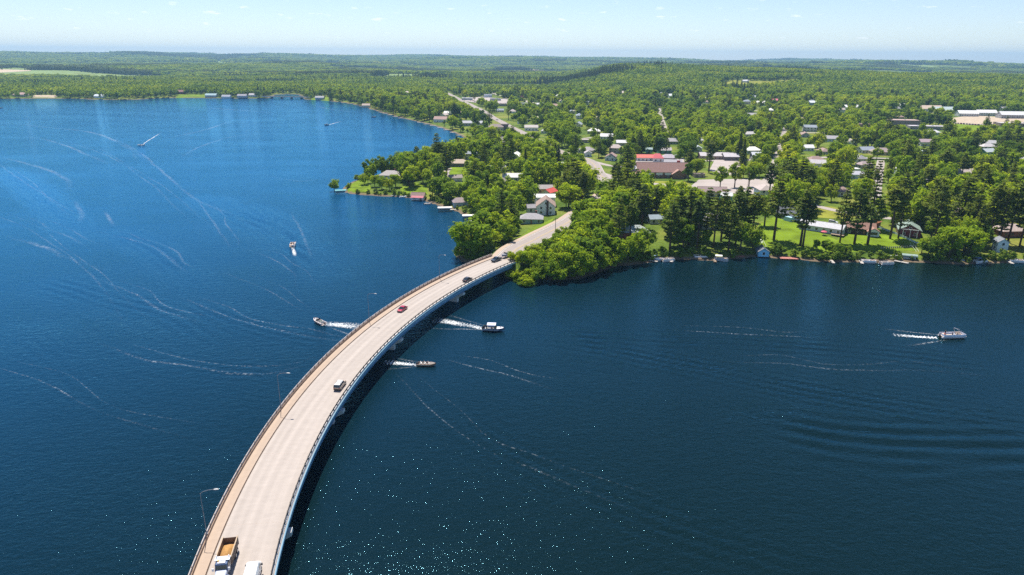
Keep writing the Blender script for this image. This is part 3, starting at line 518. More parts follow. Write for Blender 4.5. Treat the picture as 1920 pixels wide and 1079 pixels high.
LINES = [([(-314.0,398.4), (-265.0,359.2), (-215.1,312.0), (-176.0,271.3), (-147.6,236.3)], .6, 'long foam arc at the left edge of the near lake'), ([(-508.1,757.7), (-415.7,679.7), (-329.0,577.9), (-253.3,480.1), (-194.9,394.4)], .9, 'long pale wake arc across the left bay'), ([(-116.3,272.5), (-97.1,255.6), (-78.2,234.7), (-69.0,229.4)], .5, 'thin foam arc behind the pale speedboat'), ([(-151.5,183.7), (-130.7,173.5), (-108.4,158.5), (-90.5,150.5)], .35, 'faint foam line in the lower left water'), ([(-30.1,174.9), (-19.1,156.8), (-7.4,142.8), (5.1,132.9), (18.4,123.1)], .35, 'faint foam edge of the old wake right of the bridge'), ([(-429.5,573.8), (-360.0,498.2), (-313.6,448.4), (-268.9,399.7)], .9, 'foam line entering from the left edge of the lake'), ([(-263.9,370.5), (-242.7,351.3), (-222.2,333.9), (-209.6,321.8)], 1.1, 'short white foam line at the far left of the lake'),
 ([(-215.1,347.4), (-205.1,342.0), (-190.5,332.5), (-175.2,320.6), (-162.7,305.7), (-146.7,287.2)], 1.1, 'curved white foam line in the middle of the left water'), ([(-191.3,417.5), (-174.0,387.9), (-163.8,370.6), (-156.6,355.9), (-142.0,328.5), (-136.4,317.6)], .9, 'wavy foam line below the faint double wake'),
 ([(-124.8,314.0), (-114.1,305.0), (-102.6,292.3), (-93.2,278.9), (-88.2,265.9)], .6, 'thin foam curve left of the white pontoon boat'), ([(-161.4,261.0), (-146.7,249.5), (-131.2,234.9), (-117.0,225.4), (-109.6,221.4)], .8, 'foam line at mid left below the long curve'),
 ([(-120.1,240.9), (-108.2,231.4), (-95.0,222.2), (-83.4,215.4), (-70.7,209.5), (-57.3,205.2)], .8, 'long foam line running towards the bridge'), ([(-125.3,197.8), (-112.0,189.9), (-97.4,186.3), (-82.5,181.1), (-71.4,180.5), (-65.0,184.9)], .7, 'glittering foam line left of the bridge bend'),
 ([(-16.1,189.4), (-9.4,185.7), (0.2,180.5), (7.0,175.4)], .5, 'foam line right of the fishing boat'), ([(71.9,190.7), (84.7,190.1), (94.6,186.5), (108.5,185.6), (121.6,186.1), (134.2,183.4)], .6, 'broken foam line below the right tour pontoon'), ([(61.8,215.4), (79.1,212.8), (92.8,211.2)], .45, 'foam trail left of the right tour pontoon')]
for p, w_, lab in LINES:
    q = [np.array(v) for v in p]; a, b = q[0] + (q[0] - q[1]) * .9, q[-1] + (q[-1] - q[-2]) * .9; ln_ = q[-1] - q[0]; off = np.array((-ln_[1], ln_[0])) / np.hypot(*ln_) * 5
    ribbon('foam_line', [a] + q + [b], w_ * .9, w_ * 1.3, FOAM_LINE, .05, lab)
    ribbon('foam_trace', [a * .4 + q[0] * .6 + off] + [v + off * (1 + .3 * math.sin(i * 2.1)) for i, v in enumerate(q)] + [b + off * 1.6], w_ * .5, w_ * .9, FOAM_LINE, .052, 'fainter trace beside the ' + lab)
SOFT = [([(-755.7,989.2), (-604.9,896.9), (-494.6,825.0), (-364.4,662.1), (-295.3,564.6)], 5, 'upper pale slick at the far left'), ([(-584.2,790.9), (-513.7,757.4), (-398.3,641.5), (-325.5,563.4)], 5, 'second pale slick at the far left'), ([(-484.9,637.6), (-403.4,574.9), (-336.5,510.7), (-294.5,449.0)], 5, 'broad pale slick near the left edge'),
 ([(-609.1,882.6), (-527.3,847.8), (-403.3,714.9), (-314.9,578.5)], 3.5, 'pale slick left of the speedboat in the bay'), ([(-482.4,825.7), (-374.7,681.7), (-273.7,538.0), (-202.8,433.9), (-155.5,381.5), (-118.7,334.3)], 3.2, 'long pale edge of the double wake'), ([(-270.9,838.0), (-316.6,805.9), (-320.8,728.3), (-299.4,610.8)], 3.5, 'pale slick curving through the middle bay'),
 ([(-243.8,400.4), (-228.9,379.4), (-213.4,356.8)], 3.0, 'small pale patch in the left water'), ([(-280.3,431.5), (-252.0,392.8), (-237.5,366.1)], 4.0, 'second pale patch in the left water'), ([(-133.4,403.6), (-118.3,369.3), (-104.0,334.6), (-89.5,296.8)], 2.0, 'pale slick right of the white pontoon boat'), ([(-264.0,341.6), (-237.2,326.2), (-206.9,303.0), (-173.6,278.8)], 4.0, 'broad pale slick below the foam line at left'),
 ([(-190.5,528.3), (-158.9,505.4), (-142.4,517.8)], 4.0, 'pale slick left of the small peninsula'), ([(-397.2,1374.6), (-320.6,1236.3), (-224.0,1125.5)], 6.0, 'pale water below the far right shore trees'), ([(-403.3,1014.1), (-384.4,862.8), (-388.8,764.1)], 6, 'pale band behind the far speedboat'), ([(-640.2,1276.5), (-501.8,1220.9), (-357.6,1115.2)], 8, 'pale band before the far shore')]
for p, w_, lab in SOFT: ribbon('water_slick', p, w_ * .45, w_ * .6, FOAM_SOFT, .045, lab, 'slick')
FOAMW = mat('spray_white', (.82, .84, .85), .9, .04)
def wake(path, w0, w1, n, label, side=True):
    o = ribbon('boat_wake', path, w0, w1, FOAM_STRONG, .07, label, 'wake')
    P = spline(path, 1.0); mb = MB(); L = len(P)
    for k in range(n):
        t = rnd.random() ** 1.6; i = min(L - 2, int(t * (L - 1))); T = P[i + 1] - P[i]; T = T / np.hypot(*T); Nn = np.array((T[1], -T[0])); w = w0 + (w1 - w0) * t
        v = rnd.choice((-1, 1)) * (.35 + .55 * rnd.random()) if rnd.random() < .6 else rnd.uniform(-.6, .6)
        q = P[i] + Nn * v * w; r = rnd.uniform(.10, .30) * (1 - .5 * t); hz = r * rnd.uniform(.4, 1.1)
        ds = [(r, 0, 0), (0, r * .8, 0), (-r, 0, 0), (0, -r * .8, 0)]
        ang = rnd.random() * 3; ca, sa = math.cos(ang), math.sin(ang)
        vs = [(q[0] + a * ca - b * sa, q[1] + a * sa + b * ca, .06) for a, b, c in ds] + [(q[0], q[1], .06 + hz + rnd.random() ** 3 * .35 * (1 - t))]
        mb.add(vs, [(0, 1, 4), (1, 2, 4), (2, 3, 4), (3, 0, 4)])
    s = mb.build('spray', FOAMW, o); s['kind'] = 'stuff'
    return o
wake([(-65.7,219.9), (-61.8,219.7), (-57.3,218.8), (-49.1,216.5)], 1.3, 3.3, 520, 'churned white wake behind the speedboat left of the bridge')
wake([(-9.2,215.9), (-13.7,219.0), (-18.1,220.9), (-23.3,223.4), (-28.2,224.8)], 1.2, 3.0, 380, 'broad white wake of the blue runabout right of the bridge')
wake([(-28.8,187.4), (-32.1,188.0), (-35.4,188.7), (-39.5,189.1)], .7, 2.0, 200, 'narrow pale wake behind the brown fishing boat')
wake([(141.7,210.8), (138.4,211.4), (133.5,212.3), (128.0,213.6)], .8, 1.4, 300, 'white wake trailing the tour pontoon at right')
wake([(-380.0,707.1), (-393.2,743.8), (-406.0,784.3), (-422.5,835.3)], .6, 1.1, 40, 'wake of the speedboat far out in the left bay')
wake([(-250.2,941.8), (-248.2,965.5), (-245.1,998.9)], .7, 1.6, 40, 'tiny wake of the boat near the far right shore')
wake([(-106.8,320.2), (-103.7,312.6), (-100.5,303.5)], .8, 1.2, 60, 'faint wake behind the white pontoon boat')

# bow waves spreading from the moving boats
def bow_waves(p, back, ln, label):
    p = np.array(p); d = np.array(back) - p; d = d / np.hypot(*d)
    for sgn, nm in ((-1, 'left'), (1, 'right')):
        a = sgn * R(17); e = np.array((d[0] * math.cos(a) - d[1] * math.sin(a), d[0] * math.sin(a) + d[1] * math.cos(a)))
        ribbon('bow_wave', [tuple(p), tuple(p + e * ln * .5), tuple(p + e * ln)], .25, .9, FOAM_BOW, .06, nm + ' bow wave of ' + label, 'wake')
FOAM_BOW = foam_mat('foam_bow', .55, thr=.42, sc=(.2, 1.4))
bow_waves((-68.7,222.9), (-61.8,219.7), 24, 'the speedboat left of the bridge')
bow_waves((-3.9,215.5), (-13.7,219.0), 26, 'the blue runabout')
bow_waves((-23.3,187.6), (-32.1,188.0), 18, 'the brown fishing boat')
bow_waves((151.1,211.4), (138.4,211.4), 26, 'the speeding pontoon at right')
# pale clearings on the far hills
ORDN = ('leftmost', 'second', 'third', 'fourth', 'fifth', 'sixth', 'seventh', 'eighth', 'ninth', 'tenth', 'eleventh', 'twelfth', 'thirteenth', 'fourteenth', 'fifteenth', 'sixteenth', 'seventeenth', 'rightmost')
for i in range(18):
    th = R(-36 + i * 4.1 + rnd.uniform(-1.2, 1.2)); rr0 = rnd.uniform(2600, 7500) if i < 12 else rnd.uniform(4200, 8500); w_, d_ = rnd.uniform(90, 260) * rr0 / 4000, rnd.uniform(150, 420) * rr0 / 4000
    u = np.array((math.sin(th), math.cos(th))); v = np.array((u[1], -u[0])); c = u * rr0
    pl = [tuple(c + v * a * w_ + u * b * d_) for a, b in ((-1, -.3), (-.5, -.5), (.7, -.45), (1, .1), (.6, .5), (-.8, .4))]
    PATCHES.append(np.array(pl)); patch('field', pl, (FIELDM, TANF, FIELDM, LAWN2)[i % 4], 1.5, ('%s pale clearing on the far wooded hills' if i in (0, 17) else '%s clearing from the left on the far wooded hills') % ORDN[i], 'field')

# ---------------------------------------------------------------- buildings
LAND = []          # landmarks used to describe where trees stand
HOUSES = []        # x, y, radius
def rmat(c): return mat('roof_%d_%d_%d' % tuple(int(k * 1000) for k in c), c, .8, .14, 1.2)
def wmat(c): return mat('wall_%d_%d_%d' % tuple(int(k * 1000) for k in c), c, .75, .06, .7)
WIN_F = MB().box((0, 0, 0), (1.3, .10, 1.5)).mesh('window', WHITE); WIN_P = MB().box((0, -.04, 0), (1.06, .06, 1.26)).mesh('pane', GLASS)
WIN_S = MB().box((0, 0, 0), (1.2, .08, 1.3)).mesh('window', GLASS)
DOOR = MB().box((0, 0, 1.0), (1.0, .12, 2.05)).mesh('door', mat('door_paint', (.25, .13, .09), .6)); KNOB = MB().box((.35, -.09, 1.0), (.09, .06, .09)).mesh('handle', ALU)
GDOOR = MB().box((0, 0, 1.1), (2.8, .1, 2.2)).mesh('garage_door', mat('garage_white', (.62, .62, .6), .6))
def house(name, p, L, W, h, rot, typ, roof, wall, det, label, short=None, cat='house', rise=None, chimney=False, garage=False, z=None, group=None):
    x, y = p; z0 = (gz(x, y) if z is None else z) - .15
    t = empty(name, x, y, z0, R(rot), label, cat, group); h += .15
    HOUSES.append((x, y, max(L, W) * .62)); LAND.append((short, x, y)) if short else None
    rs = rise if rise is not None else W * .28
    ov = .45; rm = rmat(roof); wmm = wmat(wall)
    if typ == 'flat':
        MB().box((0, 0, h / 2), (L, W, h)).build('wall', wmm, t)
        MB().box((0, 0, h + .06), (L - .5, W - .5, .12)).build('roof', rm, t)
        mb = MB()
        for sx, sy, dx, dy in ((0, 1, L + .2, .3), (0, -1, L + .2, .3), (1, 0, .3, W - .42), (-1, 0, .3, W - .42)): mb.box((sx * (L / 2 - .05), sy * (W / 2 - .05), h + .2), (dx, dy, .45))
        mb.build('parapet', wmm, t)
        for k in range(2 if L > 14 else 0): MB().box((L * (.18 - .4 * k), W * .1, h + .55), (1.8, 1.5, .9)).build('roof_unit', ALU, t)
    else:
        hip = min(W * .5, L * .32) if typ == 'hip' else 0
        if typ == 'gable':
            mb = MB(); pr = [(-W / 2, 0), (W / 2, 0), (W / 2, h), (0, h + rs), (-W / 2, h)]
            mb.loft([[(sx * L / 2, a, b) for a, b in pr] for sx in (-1, 1)]); mb.build('wall', wmm, t)
        else: MB().box((0, 0, h / 2), (L, W, h)).build('wall', wmm, t)
        e = W / 2 + ov; ze = h - ov * rs / (W / 2); lx = L / 2 + ov; rx = lx - hip; th = .18
        V = [(-lx, -e, ze), (lx, -e, ze), (lx, e, ze), (-lx, e, ze), (-rx, 0, h + rs), (rx, 0, h + rs)]; V = [(a, b, c + .03) for a, b, c in V] + [(a, b, c + .03 + th) for a, b, c in V]
        Fs = [(0, 1, 5, 4), (2, 3, 4, 5)] + ([(1, 2, 5), (3, 0, 4)] if hip else [])
        F2 = [tuple(i + 6 for i in f) for f in Fs] + [tuple(reversed(f)) for f in Fs]
        ed = [(0, 1), (2, 3)] + ([(1, 2), (3, 0)] if hip else [(1, 5), (5, 2), (3, 4), (4, 0)]); F2 += [(a, b, b + 6, a + 6) for a, b in ed]
        MB().add(V, F2).build('roof', rm, t)
        if det and hip == 0: MB().box((0, 0, h + rs + .2), (2 * lx, .28, .1)).build('ridge_cap', rm, t)
    # openings
    fl = 2 if h > 4.6 and typ != 'flat' else 1
    for side, ln, off in ((-1, L, W / 2), (1, L, W / 2)):
        n = max(1, int(ln / 3.3))
        for f in range(fl):
            for k in range(n):
                xx = (k + .5) * ln / n - ln / 2; zz = 1.55 + 2.6 * f
                if side < 0 and f == 0 and k == n // 2 and det:
                    if garage: part('garage_door', GDOOR, t, (xx, side * (off + .02), .12)); continue
                    d = part('door', DOOR, t, (xx, side * (off + .03), .12)); part('handle', KNOB, d); continue
                w = part('window', WIN_F if det > 1 else WIN_S, t, (xx, side * (off + .02), zz), 0 if side < 0 else math.pi)
                if det > 1: part('pane', WIN_P, w)
    for side in (-1, 1):
        n = max(1, int(W / 4))
        for f in range(fl + (1 if typ == 'gable' and rs > 2.4 else 0)):
            for k in range(n if f < fl else 1):
                yy = (k + .5) * W / n - W / 2 if f < fl else 0
                w = part('window', WIN_F if det > 1 else WIN_S, t, (side * (L / 2 + .02), yy, 1.55 + 2.6 * f), side * math.pi / 2)
                if det > 1: part('pane', WIN_P, w)
    if chimney: MB().box((L * .2, W * .12, h + rs * .75 + .7), (.9, .7, 2.2)).box((L * .2, W * .12, h + rs * .75 + 1.85), (1.1, .9, .18)).build('chimney', mat('chimney_brick', (.20, .09, .07), .9, .2, 4), t)
    return t
BR = (.17, .115, .095); GR = (.27, .27, .28); DG = (.12, .12, .13); TAN = (.40, .30, .23); RED = (.52, .075, .065); MAUVE = (.27, .20, .20); WH = (.78, .78, .78); PALE = (.66, .66, .64); LAV = (.40, .36, .40); TEAL = (.16, .42, .46); CREAM = (.62, .54, .40); WB = (.66, .72, .78); DKB = (.10, .07, .055); BLUE = (.42, .60, .74); GREY_W = (.42, .43, .44); GREEN_R = (.15, .22, .18); REDW = (.16, .035, .035)
h_ = house('white_house', (19.1,386.6), 13, 10.5, 4.9, 88, 'gable', (.30, .22, .19), WH, 2, 'white two storey house with dark chimney facing the bridge road', 'the white house by the bridge road', rise=4.0)
MB().box((-6.75, -.9, 4.2), (.4, 1.1, 8.6)).build('chimney', mat('chimney_dark', (.10, .07, .065), .9), h_)
house('metal_roofed_annex', (19.3,406.1), 12, 7, 5.6, 2, 'gable', (.80, .80, .80), WH, 1, 'annex with bright white metal roof behind the white gabled house', rise=1.2, cat='building')
house('bungalow', (10.5,364.6), 12, 8, 2.7, -4, 'hip', (.33, .32, .34), (.30, .42, .46), 2, 'low bungalow with grey hip roof and blue grey walls by the bridge', 'the grey roofed bungalow', chimney=True)
house('garage', (11.8,389.2), 7, 5.5, 2.8, 10, 'gable', (.28, .27, .29), PALE, 1, 'small grey roofed garage between bungalow and white gabled house', cat='garage', garage=True)
house('red_roofed_house', (23.7,435.5), 9, 6.5, 3, 55, 'gable', RED, PALE, 1, 'small house with bright red metal roof behind the white annex', 'the small red roofed house')
house('grey_roofed_house', (21.1,448.3), 10, 7, 3, 5, 'gable', (.33, .30, .29), CREAM, 1, 'grey roofed cream house left of the small red roof')
house('twin_gabled_house', (-8.9,466.9), 11, 8, 3.4, 70, 'gable', (.24, .20, .19), PALE, 1, 'brown roofed gabled house half hidden left of the road', 'the half hidden brown gabled house')
house('white_cottage', (-12.6,533.9), 14, 7, 2.8, 3, 'gable', GR, WB, 1, 'low white cottage with blue tint under tall pines', 'the low white cottage under pines')
house('tan_roofed_house', (-43.8,560.2), 15, 9, 3, 0, 'hip', (.45, .36, .29), (.16, .15, .15), 1, 'house with tan hip roof and dark walls on the peninsula lawn', 'the tan roofed peninsula house')
house('point_house', (-90.4,506.5), 15, 10, 2.8, -8, 'hip', (.36, .33, .33), PALE, 1, 'grey hip roofed house behind trees on the peninsula point', 'the grey house on the peninsula point', chimney=True)
house('peninsula_garage', (-41.1,489.2), 9, 6, 2.8, 12, 'gable', (.28, .24, .22), PALE, 1, 'brown roofed garage beside the peninsula drive', 'the garage by the peninsula drive', garage=True, cat='garage')
house('orange_walled_house', (-70.8,571.3), 9, 7, 3.2, 25, 'gable', (.48, .28, .16), (.45, .27, .16), 1, 'orange brown house among trees on the peninsula back shore', 'the orange brown peninsula house')
h_ = house('boathouse', (-61.1,439.0), 8.5, 6, 2.6, -8, 'gable', (.20, .13, .12), WH, 1, 'white boathouse with brown roof and red awning at the water', 'the red awning boathouse', z=.35, cat='boathouse')
MB().add([(-3.6, -3.5, 2.9), (4.6, -3.5, 2.9), (4.6, -5.9, 2.0), (-3.6, -5.9, 2.0), (-3.6, -3.5, 3.0), (4.6, -3.5, 3.0), (4.6, -5.9, 2.1), (-3.6, -5.9, 2.1)], [(3, 2, 1, 0), (4, 5, 6, 7), (0, 1, 5, 4), (2, 3, 7, 6), (1, 2, 6, 5), (3, 0, 4, 7)]).build('awning', mat('awning_red', (.40, .10, .13), .7), h_)
for xx in (-3.4, 4.4): MB().box((xx, -5.7, .8), (.15, .15, 2.6)).build('awning_post', WHITE, h_)
house('grey_boathouse', (-32.6,416.0), 8.5, 7.5, 3.4, 14, 'hip', (.28, .22, .23), (.36, .44, .47), 2, 'two level grey boathouse with hip roof on the left shore', 'the grey hip roofed boathouse', z=.4, cat='boathouse')
# church and neighbours
ch = house('church', (111.8,513.4), 38, 14, 4.6, -1, 'gable', (.27, .155, .135), (.20, .10, .08), 2, 'long brown brick church with big dark red roof by the road', 'the brown church', cat='church', rise=6.0)
for i, xx in enumerate((-9.5, -3, 3.5)): MB().box((xx, -7.12, 3.4), (4.6, .16, 1.7)).build('window_band', WHITE, ch)
MB().loft([[(10.5 + a, y_, b) for a, b in ((-4.2, 0.1), (4.2, .1), (4.2, 3.6), (0, 6.4), (-4.2, 3.6))] for y_ in (-10.2, -6.9)]).build('entrance_gable', wmat((.26, .16, .12)), ch)
MB().loft([[(10.5 + a, y_, b) for a, b in ((-4.9, 3.35), (0, 6.6), (4.9, 3.35), (4.9, 3.6), (0, 6.9), (-4.9, 3.6))] for y_ in (-10.7, -3.0)]).build('entrance_roof', rmat((.36, .22, .18)), ch)
MB().loft([[(-19.4 + dx, a, b) for a, b in ((-2.2, 3), (2.2, 3), (2.2, 6.2), (0, 8.2), (-2.2, 6.2))] for dx in (-1.2, .3)]).build('end_gable', WHITE, ch)
MB().box((13, 4.5, 9.6), (2.2, 1.6, 4.0)).build('chimney', mat('chimney_red', (.30, .05, .04), .9, .2, 3), ch)
MB().loft([[(x_, a, b) for a, b in ((-9, .1), (7, .1), (7, 3), (-1, 5), (-9, 3))] for x_ in (-25, -19.1)]).build('side_wing', rmat((.36, .22, .18)), ch)
house('white_diner', (116.2,600.6), 17, 8, 3.0, 0, 'gable', (.62, .16, .13), WH, 1, 'white building with long red roof behind the brown church', 'the red roofed white building', cat='building')
house('pyramid_roofed_shop', (125.4,597.7), 9, 9, 3.2, 0, 'hip', (.58, .12, .14), WH, 1, 'white shop with pyramid red roof joined to the long red roof', cat='shop', rise=3.2)
house('lavender_roofed_house', (136.0,601.4), 13, 9, 2.8, -3, 'hip', LAV, (.34, .33, .36), 1, 'house with pale lavender hip roof right of the pyramid red roof')
house('teal_shop', (141.8,647.2), 12, 8, 3.2, 0, 'gable', (.42, .38, .40), TEAL, 1, 'teal walled shop with grey roof behind the lavender roof', cat='shop')
house('teal_shed', (128.6,654.2), 6, 5, 3, 0, 'gable', (.30, .40, .42), TEAL, 1, 'small teal shed behind the red roofed white building', cat='shed')
house('small_shed', (139.5,512.0), 8, 5, 2.6, 0, 'flat', (.40, .31, .27), (.42, .33, .29), 1, 'small tan flat shed at the edge of the car park', 'the tan car park shed', cat='shed')
house('long_grey_building', (178.9,613.3), 26, 12, 3.2, -2, 'gable', (.45, .42, .43), (.40, .30, .26), 1, 'long building with pale grey roof in front of mid town', 'the long grey roofed building', cat='building', rise=2.4)
house('grey_wing', (191.3,607.1), 13, 12, 3.4, 0, 'gable', (.47, .44, .47), (.16, .14, .14), 1, 'shorter grey roofed wing right of the long grey building', cat='building', rise=2.6)
house('white_garage_house', (34.2,543.7), 14, 9, 3.2, 35, 'gable', (.55, .54, .53), CREAM, 1, 'cream gabled house with pale metal roof left of the road bend', 'the cream house at the road bend')
house('grey_house', (68.8,647.6), 14, 9, 3, -20, 'hip', (.32, .29, .31), (.50, .50, .52), 1, 'grey hip roofed house right of the road beyond the bend', 'the grey house beyond the bend')
house('white_gable_house', (67.7,622.1), 7, 6, 3.4, 90, 'gable', (.40, .38, .40), WB, 1, 'small white gabled house in front of the grey hip roof')
house('beige_flat_house', (74.7,728.2), 14, 8, 3, 0, 'flat', (.50, .45, .42), (.38, .33, .3), 1, 'beige flat roofed house under trees behind the grey hip roof')
house('steep_gabled_house', (-12.8,700.9), 13, 9, 5, 50, 'gable', (.36, .32, .33), WB, 1, 'steep grey gabled house above the bay shore', 'the steep grey house above the bay', rise=4.4, chimney=True)
# lake houses on the right shore
h_ = house('shade_tinted_cottage', (154.3,374.6), 12, 7, 3.0, -62, 'gable', (.11, .12, .15), WB, 2, 'white cottage with dark steep roof at the top of the sunlit lawn', 'the white cottage on the lawn', rise=3.2)  # white cottage, its walls tinted with the blue of their shade
MB().box((4.8, -5.0, 1.3), (5, 3.2, 2.6)).build('side_wing', wmat((.35, .55, .68)), h_)  # white wing too, shade blue painted into the wall colour
h_ = house('long_lake_house', (161.0,346.2), 21, 8.5, 2.8, -38, 'gable', (.45, .45, .48), (.62, .68, .74), 2, 'long white lake house with pale grey roof running down the slope', 'the long white lake house', rise=1.7)
MB().box((9, -5.6, .55), (6, 3.2, .3)).build('deck', WOOD, h_)
for xx in (-5, 0, 5): MB().box((xx, .8, 4.4), (.5, .5, .9)).build('roof_vent', DARKM, h_)
h_ = house('brown_cabin', (178.7,343.2), 14, 7.5, 2.8, -16, 'gable', (.27, .15, .115), (.055, .035, .03), 2, 'brown roofed dark cabin with white porch among pines', 'the brown cabin', rise=2.6)
MB().loft([[(5.6 + a, y_, b) for a, b in ((-2.6, .1), (2.6, .1), (2.6, 2.5), (0, 4.0), (-2.6, 2.5))] for y_ in (-6.6, -3.7)]).build('porch', wmat(WB), h_)
MB().loft([[(5.6 + a, y_, b) for a, b in ((-3.1, 2.3), (0, 4.1), (3.1, 2.3), (3.1, 2.5), (0, 4.35), (-3.1, 2.5))] for y_ in (-7.0, -2.0)]).build('porch_roof', rmat((.30, .17, .13)), h_)
for xx in (4.4, 5.6, 6.8): part('porch_window', WIN_S, h_, (xx, -6.65, 1.6))
house('rust_shed', (193.4,357.7), 6, 5, 2.6, 40, 'gable', (.33, .13, .07), (.25, .10, .06), 1, 'rust coloured shed behind the brown cabin', cat='shed')
h_ = house('green_roofed_cabin', (203.1,341.6), 14, 10, 3.2, 66, 'gable', (.20, .27, .24), REDW, 2, 'dark red cabin with wide green roof and timber gable', 'the green roofed cabin', rise=2.7)
for yy in (-3.2, 0, 3.2): MB().box((-9.2, yy, 2.1), (.22, .22, 4.2)).build('porch_post', WHITE, h_)
MB().box((-9.2, 0, 4.1), (.25, 7.4, .25)).build('porch_beam', WHITE, h_)
house('grey_brown_house', (253.4,388.3), 14, 9, 3, 12, 'gable', (.22, .17, .16), (.35, .28, .25), 1, 'grey brown roofed house deep under pines at right', 'the grey brown house under pines')
house('hidden_lake_house', (254.0,340.6), 14, 9, 3, 6, 'hip', (.42, .34, .32), (.30, .12, .10), 1, 'house with pale patio half hidden at the right edge', 'the house at the right edge')
house('white_boathouse', (232.2,314.7), 5.5, 4.6, 5.0, 78, 'gable', (.20, .22, .25), (.50, .62, .74), 2, 'tall narrow white boathouse in shade at far right shore', 'the tall white boathouse', cat='boathouse', rise=1.5)
house('blue_boathouse', (117.8,310.3), 6, 4.8, 2.3, 84, 'gable', (.14, .16, .19), (.22, .52, .74), 2, 'small bright blue boathouse at the foot of the lawn', 'the blue boathouse', z=.45, cat='boathouse', rise=1.5)
house('green_lake_house', (60.1,334.7), 16, 9, 3, 4, 'hip', (.34, .38, .37), (.26, .08, .06), 1, 'house with grey green roof behind the left lakeside trees', 'the grey green roofed house')
house('slate_shed', (77.3,360.9), 8, 6, 2.8, 8, 'gable', (.26, .32, .38), PALE, 1, 'slate blue roofed shed between the lakeside pines', 'the slate roofed shed', cat='shed')
house('tall_grey_house', (104.0,351.8), 11, 9, 5.0, 5, 'gable', (.38, .36, .36), GREY_W, 1, 'two storey grey house behind dense lakeside pines', 'the tall grey house')
house('mauve_roofed_hall', (129.5,440.7), 18, 9, 3.0, -4, 'gable', (.26, .19, .19), CREAM, 1, 'hall with dull mauve roof in front of the car park', 'the mauve roofed hall', cat='building')
house('teal_cottage', (134.5,426.8), 7, 6, 3.0, -4, 'gable', (.60, .62, .62), TEAL, 1, 'small teal walled cottage with white roof by the mauve hall', 'the small teal cottage')
house('dark_shed', (137.7,392.2), 8, 5, 2.6, 0, 'gable', (.13, .15, .19), (.35, .22, .16), 1, 'dark blue roofed shed behind the sunlit lawn trees', 'the dark roofed shed', cat='shed')
